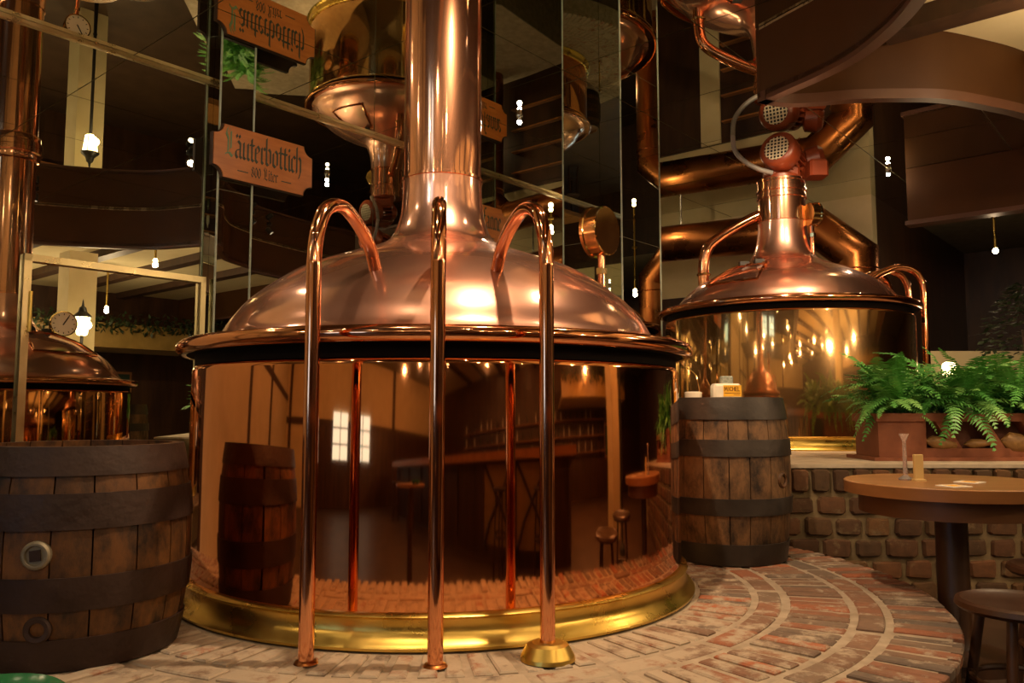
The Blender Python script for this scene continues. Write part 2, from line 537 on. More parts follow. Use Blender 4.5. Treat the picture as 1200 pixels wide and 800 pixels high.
def brick_mesh(r0, r1, dth):
    mb = MB()
    g = dth / 2
    seg = 3 if dth > 0.1 else 1
    lo, mid, hi = -0.03, -0.005, 0.0
    rings = []
    for z, ins in ((lo, 0.0), (mid, 0.0), (hi, 0.006)):
        ring = []
        rm = (r0 + r1) / 2
        gi = g - ins / rm
        for s in range(seg + 1):
            a = -gi + 2 * gi * s / seg
            ring.append(KC + Vector(((r1 - ins) * math.cos(a), (r1 - ins) * math.sin(a), z)))
        for s in range(seg, -1, -1):
            a = -gi + 2 * gi * s / seg
            ring.append(KC + Vector(((r0 + ins) * math.cos(a), (r0 + ins) * math.sin(a), z)))
        rings.append(ring)
    mb.loft(rings, True, True)
    return mb


rest = MB()
for ri, (r0, r1, pitch, gap) in enumerate(RINGS):
    rm = (r0 + r1) / 2
    n = round(2 * PI * rm / pitch)
    dth = 2 * PI / n - gap / rm
    proto = None
    for i in range(n):
        a = 2 * PI * (i + 0.5 * (ri % 2) + (rnd() - 0.5) * 0.12) / n
        deg = math.degrees((a + PI) % (2 * PI) - PI)
        if deg < -168 or deg > 38:
            bm_ = brick_mesh(r0, r1, dth)
            rm_ = Matrix.Translation(KC) @ Matrix.Rotation(a, 4, 'Z') @ Matrix.Translation(-KC)
            rest.add([rm_ @ v for v in bm_.v], bm_.f)
            continue
        if proto is None:
            o = proto = brick_mesh(r0, r1, dth).build('brick', 'paving_brick', platform, 0)
        else:
            o = dup(proto, platform)
        o.rotation_euler = ((rnd() - 0.5) * 0.004, (rnd() - 0.5) * 0.004, a)
        o.location = (0, 0, (rnd() - 0.6) * 0.006)
r_ = rest.build('paving_rest', 'paving_brick', platform, 0)
r_['kind'] = 'stuff'
# brick riser bricks along the visible outer edge
ri_n = 60
for i in range(ri_n):
    a = -1.30 + i * 0.036
    if a > 0.55:
        break
    mb = MB()
    for z0 in (0.015,):
        pts = []
        for zz in (z0, 0.262):
            for aa in (a, a + 0.031):
                pts.append(KC + Vector((2.095 * math.cos(aa), 2.095 * math.sin(aa), zz - PLAT)))
            for aa in (a + 0.031, a):
                pts.append(KC + Vector((2.122 * math.cos(aa), 2.122 * math.sin(aa), zz - PLAT)))
        mb.hexa(pts)
    mb.build('riser_brick', 'wall_brick', platform, 0)

# ------------------------------------------------------------------ brick ledge with the raised kettle
ledge = setting('wall_ledge', (2.5, 4.75, 0), 'low brick wall and ledge carrying the raised kettle')
LP = [(1.42, 4.78), (5.2, 4.78), (5.2, 6.2), (4.3, 9.25), (3.0, 10.25), (1.6, 8.9), (1.15, 6.2)]
MB().prism(LP, 0, LEDGE - 0.015).build('mortar_core', 'mortar_dark', ledge, 0)
MB().prism([(x, y - (0.02 if y < 5 else 0)) for x, y in LP], LEDGE - 0.02, LEDGE).build('ledge_top', 'ledge_stone', ledge, 0)


def wall_brick(x0, x1, z0, z1, depth):
    e = 0.016
    mb = MB()
    y1, y0 = 4.79, 4.78 - depth
    jit = [((rnd() - 0.5) * 0.009, (rnd() - 0.5) * 0.008) for _ in range(8)]

    def ring(i, y):
        c = 0.012
        q = [(x0, z0 + c), (x0 + c, z0), (x1 - c, z0), (x1, z0 + c), (x1, z1 - c), (x1 - c, z1), (x0 + c, z1), (x0, z1 - c)]
        mx, mz = (x0 + x1) / 2, (z0 + z1) / 2
        return [(x + j[0] + (mx - x) * i, y, z + j[1] + (mz - z) * i) for (x, z), j in zip(q, jit)]
    mb.loft([ring(0, y1), ring(0, y0 + e), ring(0.13, y0), ring(0.5, y0 - 0.002)], False, True)
    return mb


x = 1.40
while x < 4.6:
    w = 0.082 + rnd() * 0.016
    wall_brick(x, x + w, LEDGE - 0.16 + rnd() * 0.01, LEDGE - 0.028, 0.03 + rnd() * 0.012).build('brick', 'wall_brick', ledge, 0)
    x += w + 0.026
for row in range(5):
    z1 = LEDGE - 0.185 - row * 0.121
    x = 1.40 - (row % 2) * 0.08
    while x < 4.6:
        w = 0.13 + rnd() * 0.05
        wall_brick(max(x, 1.40), x + w, z1 - 0.094 - rnd() * 0.010, z1 - rnd() * 0.010, 0.02 + rnd() * 0.016).build('brick', 'wall_brick', ledge, 0)
        x += w + 0.030


# ------------------------------------------------------------------ mirror-clad pier and pilaster
def mirror_pier(name, label, k0, k1, b0, b1):
    t = thing(name, label, 'pillar', R((k0 + k1) / 2, (b0 + b1) / 2, 0))
    e = 0.012
    MB().rbox(k0 + e, k1 - e, b0 + e, b1 - e, 0, CEIL).build('core', 'joint', t, 0)
    for z0, z1 in ((0.0, 1.6), (1.606, 2.75), (2.756, CEIL)):
        if b0 > 0.05:
            MB().rbox(k0 + 0.002, k1 - 0.002, b0, b0 + e, z0, z1).build('mirror_panel', 'mirror', t, 0)
        MB().rbox(k0 + 0.002, k1 - 0.002, b1 - e, b1, z0, z1).build('mirror_panel', 'mirror', t, 0)
        MB().rbox(k0, k0 + e, b0 + 0.002, b1 - 0.002, z0, z1).build('mirror_panel', 'mirror', t, 0)
        MB().rbox(k1 - e, k1, b0 + 0.002, b1 - 0.002, z0, z1).build('mirror_panel', 'mirror', t, 0)
    for k in (k0, k1):
        for b in (b0, b1):
            if b > 0.05:
                MB().rbox(k - 0.006, k + 0.006, b - 0.006, b + 0.006, 0, CEIL).build('edge_strip', 'mirror_edge', t, 0)
    return t


mirror_pier('mirror_pier', 'square mirror-clad pier standing between the two copper kettles', 6.56, 7.29, 0.795, 1.50)
mirror_pier('mirror_pilaster', 'shallow mirror-clad pilaster on the mirror wall beside the wooden sign', 3.13, 3.42, 0.0, 0.10)

# brass framed glass door leaf on the mirror wall
dr = thing('mirror_door', 'gilt-framed mirror door with a hinge set in the mirror wall', 'door', R(2.48, 0.0, 0))
DZ = 0.997 + CZ
for (k0, k1, z0, z1) in ((1.86, 1.905, 0.0, DZ), (3.055, 3.095, 0.0, DZ), (1.86, 3.095, DZ - 0.045, DZ)):
    MB().rbox(k0, k1, 0.002, 0.04, z0, z1).build('frame_bar', 'gold_trim', dr, 0)
for z in (DZ - 0.5, 0.5):
    p = R(1.905, 0.045, z)
    MB().cyl(p, p + Vector((0, 0, 0.26)), 0.012).build('hinge', 'brass', dr)


# ------------------------------------------------------------------ lettering (broad-nib strokes)
def minim(x):
    return [(x - .13, .86), (x, .98), (x, .12), (x + .14, .02)]


GL = {
    'L': (1.0, [[(.25, 1.62), (.1, 1.3), (.3, 1.0), (.3, .25), (.05, .02)], [(.05, .1), (.4, .2), (.7, .0), (.92, .25)], [(.5, 1.6), (.3, 1.35)], [(.55, 1.45), (.55, .45)]]),
    'a': (.72, [[(.02, .85), (.22, 1.0), (.44, .85), (.44, .12), (.58, .02)], [(.44, .55), (.05, .42), (.03, .15), (.18, 0), (.44, .18)]]),
    'u': (.72, [minim(.05), minim(.46), [(.05, .1), (.2, .02), (.46, .2)]]),
    't': (.46, [[(.12, 1.32), (.12, .12), (.3, .02)], [(-.08, .95), (.36, .95)]]),
    'e': (.56, [[(.03, .5), (.38, .68), (.38, .86), (.2, 1.0), (.03, .85), (.03, .15), (.2, 0), (.42, .16)]]),
    'r': (.5, [minim(.08), [(.08, .82), (.28, 1.0), (.42, .86)]]),
    'b': (.72, [[(.05, 1.6), (.05, .12), (.22, 0), (.46, .15), (.46, .84), (.28, 1.0), (.05, .82)]]),
    'o': (.66, [[(.24, 1.0), (.03, .84), (.03, .14), (.24, 0), (.44, .15), (.44, .84), (.24, 1.0)]]),
    'i': (.36, [minim(.1), [(.06, 1.34), (.14, 1.20)]]),
    'c': (.5, [[(.38, .86), (.2, 1.0), (.03, .85), (.03, .15), (.2, 0), (.4, .14)]]),
    'h': (.72, [[(.05, 1.6), (.05, .02)], [(.05, .8), (.28, 1.0), (.46, .84), (.46, .1), (.3, -.28)]]),
    'n': (.72, [minim(.08), [(.08, .8), (.3, 1.0), (.48, .84), (.48, .12), (.62, .02)]]),
    's': (.56, [[(.42, .88), (.22, 1.0), (.05, .8), (.4, .3), (.22, 0), (.02, .14)]]),
    'p': (.72, [[(.05, .95), (.05, -.4)], [(.05, .82), (.28, 1.0), (.46, .84), (.46, .15), (.28, 0), (.05, .12)]]),
    'f': (.48, [[(.42, 1.5), (.26, 1.6), (.12, 1.4), (.12, -.1)], [(-.06, .95), (.38, .95)]]),
    'M': (1.2, [[(.05, 1.5), (.15, .1), (.0, .0)], [(.15, 1.4), (.45, 1.55), (.5, .1)], [(.5, 1.35), (.85, 1.55), (.9, .12), (1.06, 0)]]),
    '8': (.62, [[(.22, .75), (.03, 1.0), (.22, 1.3), (.42, 1.05), (.22, .75), (.0, .3), (.22, 0), (.45, .3), (.22, .75)]]),
    '0': (.62, [[(.24, 1.3), (.03, .95), (.03, .3), (.24, 0), (.45, .35), (.45, .95), (.24, 1.3)]]),
    ' ': (.4, []),
}
GL['ä'] = (.72, GL['a'][1] + [[(.06, 1.34), (.14, 1.20)], [(.32, 1.34), (.40, 1.20)]])


def text_width(s):
    return sum(GL[c][0] for c in s)


def nib_text(mb, s, x0, y0, size, place, nib=0.17, condense=1.0):
    """place(x, y, d) maps sign coordinates to world; d is the height above the board"""
    w = Vector((math.cos(0.7), math.sin(0.7))) * nib * 0.5
    x = x0
    for c in s:
        adv, strokes = GL[c]
        for st in strokes:
            for (ax, ay), (bx, by) in zip(st[:-1], st[1:]):
                q = [(ax - w.x, ay - w.y), (ax + w.x, ay + w.y), (bx + w.x, by + w.y), (bx - w.x, by - w.y)]
                q = [(x + px * size * condense, y0 + py * size) for px, py in q]
                v = [place(px, py, 0.0) for px, py in q] + [place(px, py, 0.003) for px, py in q]
                mb.hexa(v)
        x += adv * size * condense
    return x


def tavern_sign(name, label, kc, zc, word, sub, B0=0.0):
    W, H, c, T = 0.90, 0.42, 0.085, 0.045
    t = thing(name, label, 'sign', R(kc, B0 + 0.003, zc - H / 2), 'carved kettle signs on the mirror wall')
    pts = []
    for (sx, sz, a0) in ((-1, -1, 0.5), (1, -1, 1.0), (1, 1, 1.5), (-1, 1, 0.0)):
        for i in range(7):
            a = (a0 - i / 6 * 0.5) * PI
            pts.append((sx * W / 2 + c * math.cos(a), sz * H / 2 + c * math.sin(a)))
    # order the outline counter-clockwise
    pts = sorted(pts, key=lambda q: math.atan2(q[1] / H, q[0] / W))

    def ring(s, b):
        return [R(kc + x * s, b + B0, zc + z * s) for x, z in pts]
    MB().loft([ring(1, 0.003), ring(1, T - 0.008), ring(0.985, T - 0.004)], True, False).build('edge_moulding', 'sign_edge', t, 0)
    MB().loft([ring(0.985, 0.02), ring(0.975, T)], False, True).build('board', 'sign_wood', t, 0)

    def place(x, z, d):
        return R(kc + x, B0 + T + d, zc + z)
    L = MB()
    size = 0.70 / text_width(word)
    zs = 0.135
    w0 = -0.70 / 2
    I = MB()
    w0 = nib_text(I, word[0], w0, -0.035, zs, place, 0.19, size / zs)
    I.build('initial', 'ink_green', t, 0)
    nib_text(L, word[1:], w0, -0.035, zs, place, 0.19, size / zs)
    L.build('lettering', 'ink', t, 0)['kind'] = 'stuff'
    S = MB()
    w_ = text_width(sub) * 0.062 * 0.75
    e_ = nib_text(S, sub, -w_ / 2, -0.155, 0.062, place, 0.13, 0.75)
    for x0, x1 in ((-w_ / 2 - 0.12, -w_ / 2 - 0.03), (e_ + 0.03, e_ + 0.12)):
        MB().hexa([place(x, z, d) for d in (0, 0.003) for x, z in ((x0, -0.135), (x1, -0.135), (x1, -0.128), (x0, -0.128))]).build('flourish', 'ink', t, 0)
    S.build('small_lettering', 'ink', t, 0)['kind'] = 'stuff'
    return t


tavern_sign('wooden_sign', 'wooden sign reading Läuterbottich 800 Liter on the mirror wall', 3.50, 1.965 + CZ, 'Läuterbottich', '800 Liter', 0.106)
tavern_sign('wooden_sign', 'wooden sign mostly hidden behind the chimney of the large kettle', 6.10, 1.945 + CZ, 'Maischpfanne', '800 Liter')


# ------------------------------------------------------------------ brew kettles
def dial_gauge(parent, base, stem_h, rad, face_dir, stem_r=0.02):
    base = Vector(base)
    f = Vector(face_dir).normalized()
    c = base + Vector((0, 0, stem_h + rad))
    g = MB().lathe([(rad * 0.96, -0.040), (rad, -0.036), (rad, 0.030), (rad * 1.06, 0.034), (rad * 1.06, 0.050), (rad * 0.96, 0.050), (rad * 0.96, 0.042)], c, 40, f, True, False).build('gauge', 'brass_bright', parent, 25)
    MB().lathe([(rad * 0.96, 0.038), (rad * 0.96, 0.042)], c, 40, f, True, True).build('dial_face', 'white_dial', g)
    up = Vector((0, 0, 1))
    side = f.cross(up).normalized()
    nd = MB()
    tip = up * 0.6 * rad + side * 0.35 * rad
    pr = tip.cross(f).normalized() * 0.006
    q = [c + f * 0.046 + d for d in (-pr - tip * 0.2, pr - tip * 0.2, pr + tip, -pr + tip)]
    nd.hexa(q + [x + f * 0.003 for x in q])
    nd.build('needle', 'black', g, 0)
    nd = MB()
    for i in range(12):
        a = i / 12 * 2 * PI
        d = up * math.cos(a) + side * math.sin(a)
        s = d.cross(f).normalized() * 0.004
        q = [c + f * 0.043 + d * rad * r0 + e for r0, e in ((0.72, -s), (0.72, s), (0.86, s), (0.86, -s))]
        nd.hexa(q + [x + f * 0.002 for x in q])
    nd.build('dial_marks', 'black', g, 0)['kind'] = 'stuff'
    MB().cyl(base, base + Vector((0, 0, stem_h + 0.02)), stem_r).build('gauge_stem', 'copper_pipe', g)
    MB().cyl(base + Vector((0, 0, stem_h * 0.62)), base + Vector((0, 0, stem_h * 0.74)), stem_r * 1.5, 6).build('gauge_nut', 'brass_bright', g, 0)
    return g


def brew_kettle(label, c, rv, rr, rf, zr, dome, tail, pipes, pipe_r, rdome_end, z_att, flange, vat='copper_vat'):
    """vat radius, rim radius, foot radius, rim height, dome profile, chimney profile, pipe azimuths"""
    c = Vector(c)
    t = thing('brew_kettle', label, 'kettle', c)
    MB().lathe([(rv, 0.09), (rv, 0.4), (rv, zr - 0.10), (rv - 0.003, zr - 0.088), (rv - 0.010, zr - 0.078)], c, 160).build('vat', vat, t, 80)
    MB().lathe([(rv - 0.012, zr - 0.085), (rv - 0.012, zr - 0.03), (rr - 0.045, zr - 0.028)], c, 160).build('gasket', 'gasket_black', t, 30)  # tuck between vat and rim, its shade put into the black colour
    MB().lathe([(rv - 0.02, 0.0), (rf, 0.0), (rf + 0.004, 0.01), (rf - 0.005, 0.022), (rf - 0.02, 0.03), (rv + 0.022, 0.05), (rv + 0.019, 0.056), (rv + 0.017, 0.09), (rv + 0.019, 0.096), (rv + 0.026, 0.102), (rv + 0.018, 0.109), (rv, 0.11)], c, 160).build('brass_foot', 'brass', t, 50)
    b = 0.030
    prof = [(rr - 0.055, zr - 0.026)]
    prof += [(rr - b + b * math.cos(a), zr + b * math.sin(a)) for a in [(-0.5 + i / 10) * PI for i in range(0, 11)]]
    prof += [(rr - 0.06, zr + 0.022), (dome[0][0] - 0.02, dome[0][1])]
    MB().lathe(prof, c, 160).build('rim', 'copper_pipe', t, 60)
    MB().lathe([(r, z) for r, z in smooth_prof(dome)], c, 128).build('dome', 'copper_dome', t, 60)
    MB().lathe(tail, c, 64).build('chimney', 'copper_chimney', t, 35)
    for az in pipes:
        d = Vector((math.cos(az), math.sin(az), 0))
        rp = pipes_r(rf)
        pts = [(rp, 0.0), (rp, 0.4), (rp, z_att - 0.22), (rp, z_att - 0.09), (rp - 0.02, z_att + 0.005), (rp - 0.08, z_att + 0.09), (rp - 0.2, z_att + 0.128), (rp - 0.33, z_att + 0.095), (rdome_end + 0.06, z_att + 0.03), (rdome_end, z_att - 0.05)]
        tb = MB().tube([c + d * r + Vector((0, 0, z)) for r, z in pts], pipe_r, 18, 7).build('overflow_pipe', 'copper_pipe', t, 60)
        q = c + d * rdome_end + Vector((0, 0, z_att - 0.03))
        if flange and az == pipes[-1]:
            MB().lathe([(0.088, 0.0), (0.085, 0.012), (0.066, 0.045), (0.05, 0.052), (pipe_r, 0.052)], c + d * rp, 40).build('floor_flange', 'brass', tb, 15)
        else:
            MB().lathe([(pipe_r + 0.014, 0.0), (pipe_r + 0.008, 0.008), (pipe_r, 0.01)], c + d * rp, 24).build('floor_flange', 'copper_dark', tb, 40)
    return t


def pipes_r(rf):
    return rf + 0.145


def smooth_prof(p, n=6):
    out = []
    for i in range(len(p) - 1):
        p0, p1, p2 = [Vector((*q, 0)) for q in (p[max(i - 1, 0)], p[i], p[i + 1])]
        p3 = Vector((*p[min(i + 2, len(p) - 1)], 0))
        for s in range(n):
            t = s / n
            q = 0.5 * ((2 * p1) + (p2 - p0) * t + (2 * p0 - 5 * p1 + 4 * p2 - p3) * t * t + (3 * p1 - p0 - 3 * p2 + p3) * t ** 3)
            out.append((q.x, q.y))
    return out + [p[-1]]


ZTOP = CEIL - PLAT
k1 = brew_kettle('large polished copper kettle with three bent pipes on the brick platform', KC, 1.105, 1.172, 1.157, 1.04,
    [(1.06, 1.05), (1.0, 1.10), (0.95, 1.18), (0.86, 1.28), (0.68, 1.405), (0.48, 1.485), (0.34, 1.535), (0.25, 1.59), (0.205, 1.69), (0.192, 1.80), (0.19, 1.875)],
    [(0.19, 1.872), (0.196, 1.875), (0.196, 1.888), (0.187, 1.892), (0.187, ZTOP - 0.13), (0.205, ZTOP - 0.125), (0.215, ZTOP - 0.11), (0.215, ZTOP - 0.06), (0.23, ZTOP - 0.05), (0.23, ZTOP - 0.002)],
    [math.radians(a) for a in (-103.4, -85.5, -69.8)], 0.0245, 0.80, 1.36, True)
MB().torus(0.19, 0.006, KC + Vector((0, 0, 1.88)), 64, 8).build('chimney_seam', 'copper_pipe', k1)
dial_gauge(k1, KC + Vector((0.79, 0.21, 1.31)), 0.25, 0.125, (-0.80, 0.60, 0))


def dome_z(prof, r):
    q = smooth_prof(prof)
    for (r0, z0), (r1, z1) in zip(q[:-1], q[1:]):
        if r1 <= r <= r0:
            return z0 + (z1 - z0) * (r0 - r) / max(r0 - r1, 1e-6)
    return q[-1][1]


D1 = [(1.06, 1.05), (1.0, 1.10), (0.95, 1.18), (0.86, 1.28), (0.68, 1.405), (0.48, 1.485), (0.34, 1.535), (0.25, 1.59), (0.205, 1.69), (0.192, 1.80), (0.19, 1.875)]


def hatch(parent, c, prof, az, half, r0, r1):
    """raised hatch rim on the dome with two hinges"""
    c = Vector(c)
    path = []
    for i in range(9):
        path.append((r0, az - half + 2 * half * i / 8))
    for i in range(1, 7):
        path.append((r0 + (r1 - r0) * i / 6, az + half))
    for i in range(1, 9):
        path.append((r1, az + half - 2 * half * i / 8))
    for i in range(1, 7):
        path.append((r1 + (r0 - r1) * i / 6, az - half))
    pts = [c + Vector((r * math.cos(a), r * math.sin(a), dome_z(prof, r) + 0.008)) for r, a in path]
    h = MB().tube(pts, 0.013, 8, 1).build('hatch_rim', 'copper_pipe', parent)
    for s in (-0.5, 0.5):
        a = az + half * s
        q = c + Vector((r1 * math.cos(a), r1 * math.sin(a), dome_z(prof, r1) + 0.02))
        MB().box(q.x - 0.04, q.x + 0.04, q.y - 0.03, q.y + 0.03, q.z - 0.015, q.z + 0.02).build('hinge', 'black', h, 0)


hatch(k1, KC, D1, math.radians(118), 0.42, 0.84, 0.42)
# thin brass rod with a ball end beside the vat
rod = thing('brass_rod', 'thin brass rod with a ball end standing behind the large kettle', 'rod', (-1.62, 4.25, 0.0))
MB().cyl((-1.62, 4.25, 0.0), (-1.62, 4.25, 0.80), 0.011).build('shaft', 'brass', rod)
MB().lathe([(0.002, -0.022), (0.016, -0.016), (0.022, 0), (0.016, 0.016), (0.002, 0.022)], (-1.62, 4.25, 0.815), 16).build('ball', 'brass_bright', rod)

K2 = Vector((2.512, 7.42, LEDGE))
S2 = 1.06
D2 = [(r * S2, z * S2) for r, z in [(0.98, 1.145), (0.93, 1.18), (0.88, 1.25), (0.77, 1.355), (0.58, 1.465), (0.40, 1.54), (0.29, 1.60), (0.235, 1.70), (0.21, 1.83), (0.205, 1.93)]]
T2 = [(r * S2, z * S2) for r, z in [(0.205, 1.925), (0.212, 1.93), (0.212, 1.94), (0.20, 1.945), (0.20, 2.13), (0.212, 2.135), (0.212, 2.16), (0.204, 2.165), (0.204, 2.19), (0.214, 2.195), (0.214, 2.215), (0.204, 2.22), (0.204, 2.275), (0.21, 2.28), (0.21, 2.30), (0.02, 2.30)]]
k2 = brew_kettle('copper kettle with red motor and brass gauge on the brick ledge', K2, 1.08, 1.145, 1.125, 1.205,
    D2, T2, [math.radians(a) for a in (-2, 9, 20)], 0.032, 0.76, 1.50, False, 'copper_gold')
dial_gauge(k2, K2 + Vector((0.21, -0.18, 1.71)), 0.27, 0.105, (0.95, 0.2, 0))
hatch(k2, K2, D2, math.radians(-140), 0.30, 0.86, 0.52)
# side pipe from the chimney to the dome
sp = MB().tube([K2 + Vector(q) * S2 for q in ((-0.17, 0.05, 2.02), (-0.3, 0.08, 1.96), (-0.52, 0.12, 1.83), (-0.63, 0.14, 1.72), (-0.66, 0.15, 1.56), (-0.66, 0.15, 1.40))], 0.052, 16, 6).build('side_pipe', 'copper_pipe', k2)
MB().torus(0.055, 0.012, K2 + Vector((-0.66, 0.15, 1.50)) * S2, 24, 8).build('pipe_collar', 'brass_bright', sp)
# motor with gearbox
mc = K2 + Vector((-0.02, -0.05, 2.438))
ax = Vector((-0.62, -0.76, 0.18)).normalized()
mot = MB().bevbox(mc.x - 0.13, mc.x + 0.15, mc.y - 0.12, mc.y + 0.14, mc.z, mc.z + 0.16, 0.03).build('motor', 'red_paint', k2, 0)
MB().lathe([(0.17, 0), (0.17, 0.03), (0.12, 0.06), (0.12, 0.08)], mc - Vector((0, 0, 0.005)), 32).build('motor_flange', 'red_paint', mot, 30)
m0 = mc + Vector((0.13, 0.06, 0.165))
MB().lathe([(0.10, -0.10), (0.135, -0.06), (0.135, 0.02)], m0, 32, ax, True, True).build('motor_end', 'red_paint', mot, 30)
for i in range(18):
    a = i / 18 * 2 * PI
    X = ax.cross(Vector((0, 0, 1))).normalized()
    Y = ax.cross(X)
    d = X * math.cos(a) + Y * math.sin(a)
    s = d.cross(ax) * 0.006
    q0, q1 = m0 + ax * 0.02, m0 + ax * 0.22
    MB().hexa([q0 + d * 0.1 - s, q0 + d * 0.1 + s, q0 + d * 0.148 + s, q0 + d * 0.148 - s, q1 + d * 0.1 - s, q1 + d * 0.1 + s, q1 + d * 0.148 + s, q1 + d * 0.148 - s]).build('cooling_fin', 'red_paint', mot, 0)
cw = MB().lathe([(0.118, 0.20), (0.160, 0.205), (0.168, 0.23), (0.168, 0.35), (0.15, 0.375), (0.115, 0.385), (0.115, 0.36)], m0, 40, ax, True, False).build('fan_cowl', 'red_paint', mot, 40)
gr = MB()
g0 = m0 + ax * 0.372
X = ax.cross(Vector((0, 0, 1))).normalized()
Y = ax.cross(X)
for i in range(-3, 4):
    h = math.sqrt(max(0.0, 0.117 ** 2 - (i * 0.032) ** 2))
    for A, B in ((X, Y), (Y, X)):
        p, q = g0 + A * (i * 0.032) - B * h, g0 + A * (i * 0.032) + B * h
        gr.cyl(p, q, 0.0058, 6)
gr.build('fan_grille', 'cream_enamel', cw, 40)
MB().cyl(g0 - ax * 0.012, g0 - ax * 0.008, 0.112, 32).build('grille_back', 'black', cw)
MB().bevbox(m0.x + 0.10, m0.x + 0.27, m0.y - 0.20, m0.y + 0.0, m0.z - 0.15, m0.z + 0.0, 0.02).build('terminal_box', 'red_paint', mot, 0)
MB().lathe([(0.09, 0.0), (0.12, 0.02), (0.12, 0.13), (0.08, 0.17)], m0 + Vector((0.13, 0.0, 0.03)), 24, (0.9, -0.4, 0.2), True, True).build('gear_cover', 'red_paint', mot, 30)
hs = [mc + Vector(q) for q in ((-0.12, -0.14, 0.03), (-0.24, -0.15, 0.06), (-0.36, -0.12, 0.14), (-0.44, -0.08, 0.26), (-0.45, -0.06, CEIL - mc.z - 0.003))]
MB().tube(hs, 0.022, 12, 7).build('hose', 'hose_grey', mot)

# ------------------------------------------------------------------ copper duct along the back wall
duct = thing('copper_duct', 'thick copper duct with mitred elbow along the cream back wall', 'duct', R(9.38, 2.75, 0.0))
dz = 2.09 + CZ
P0, P1, P2 = R(8.95, 0.25, dz + 0.02), R(9.33, 2.40, dz), R(9.40, 2.80, dz - 0.36)
P3 = Vector((P2.x, P2.y, LEDGE + 0.002))


def mitre_tube(pts, r, seg=36):
    mb = MB()
    rings = []
    for i, q in enumerate(pts):
        t0 = (q - pts[i - 1]).normalized() if i else (pts[1] - q).normalized()
        t1 = (pts[i + 1] - q).normalized() if i + 1 < len(pts) else t0
        m_ = (t0 + t1).normalized()
        if i == 0:
            X = t0.cross(Vector((0.2, 0.1, 1))).normalized()
            Y = t0.cross(X)
            base = [q + X * r * math.cos(2 * PI * j / seg) + Y * r * math.sin(2 * PI * j / seg) for j in range(seg)]
            rings.append(base)
            continue
        rings.append([p + t0 * ((q - p).dot(m_) / t0.dot(m_)) for p in rings[-1]])
    mb.loft(rings, True, True)
    return mb


for a, b_ in ((0, 1), (1, 2), (2, 3)):
    pass
MB_d = mitre_tube([P0, P1, P2, P3], 0.225)
MB_d.build('duct_run', 'copper_dark', duct, 25)
for q, d in ((P1, P1 - P0), (P2, P3 - P2)):
    MB().torus(0.229, 0.008, q + d.normalized() * (-0.16 if q is P1 else 0.16), 40, 8, d).build('duct_seam', 'copper_pipe', duct)
for s in (0.25, 0.7):
    q = P0.lerp(P1, s)
    MB().cyl(q + Vector((0, 0, 0.21)), (q.x, q.y, CEIL - 0.002), 0.012, 8).build('hanger_rod', 'steel', duct)

# ------------------------------------------------------------------ curved canopy over the bar
F1 = [(1.62, 5.20), (1.732, 4.99), (1.86, 4.754), (1.956, 4.492), (1.993, 4.148), (1.975, 3.852), (1.90, 3.4), (1.75, 2.7), (1.55, 2.0), (1.32, 1.2), (1.05, 0.2), (0.8, -0.8), (0.55, -2.0), (0.3, -3.6), (0.2, -5.0)]
F2 = [(1.62, 5.20), (1.764, 5.32), (1.996, 5.266), (2.256, 5.206), (2.531, 5.191), (2.82, 5.206), (3.172, 5.328), (3.583, 5.522), (4.2, 5.95), (4.75, 6.42), (5.2, 6.9)]
F2[1] = (1.80, 5.275)
canopy = thing('curved_canopy', 'curved brown canopy fascia hanging over the bar beside the raised kettle', 'canopy', (2.4, 4.6, CEIL))
FZ = 2.02 + CZ


def spl(p, n=5):
    return smooth_prof(p, n)


def strip(path, th, z0, z1, side):
    """upright strip following a plan curve; side = +1 left of travel"""
    P = [Vector((x, y, 0)) for x, y in path]
    inner, outer = [], []
    for i, q in enumerate(P):
        t = (P[min(i + 1, len(P) - 1)] - P[max(i - 1, 0)]).normalized()
        nrm = Vector((-t.y, t.x, 0)) * side
        inner.append(q)
        outer.append(q + nrm * th)
    rings = [[Vector((a.x, a.y, z0)), Vector((b.x, b.y, z0)), Vector((b.x, b.y, z1)), Vector((a.x, a.y, z1))] for a, b in zip(inner, outer)]
    return MB().loft(rings, True, True)


for path, side in ((spl(F1), 1), (spl(F2), -1)):
    strip(path, 0.03, FZ + 0.03, CEIL - 0.003, side).build('fascia', 'fascia', canopy, 40)
    strip(path, 0.075, FZ, FZ + 0.065, side).build('fascia_lip', 'fascia_lip', canopy, 40)
inside = spl(F1)[::-1] + spl(F2)[1:] + [(6.0, 7.6), (12.0, 3.4), (10.0, 1.0), (1.0, -8.6), (0.2, -8.0)]
structure(MB().prism(inside, CEIL - 0.02, CEIL - 0.004).build('ceiling_plaster', 'ceiling_plaster', None, 0), 'cream plaster ceiling inside the canopy')


def in_poly(x, y, poly):
    c = False
    for i in range(len(poly)):
        (x0, y0), (x1, y1) = poly[i - 1], poly[i]
        if (y0 > y) != (y1 > y) and x < (x1 - x0) * (y - y0) / (y1 - y0) + x0:
            c = not c
    return c


beams = setting('trim_1', R(3, 7, CEIL), 'dark ceiling beams')
for k in (7.7, 6.55, 5.42, 4.30, 3.10, 1.90, 0.70, -0.5, -1.7, -2.9):
    b0 = 3.0
    while b0 < 11:
        q0, q1 = R(k - 0.11, b0, 0), R(k + 0.11, b0, 0)
        if in_poly(q0.x, q0.y, inside) and in_poly(q1.x, q1.y, inside):
            break
        b0 += 0.04
    MB().rbox(k - 0.10, k + 0.10, b0 + 0.05, 11.98, CEIL - 0.14, CEIL - 0.02).build('beam', 'timber', beams, 0)

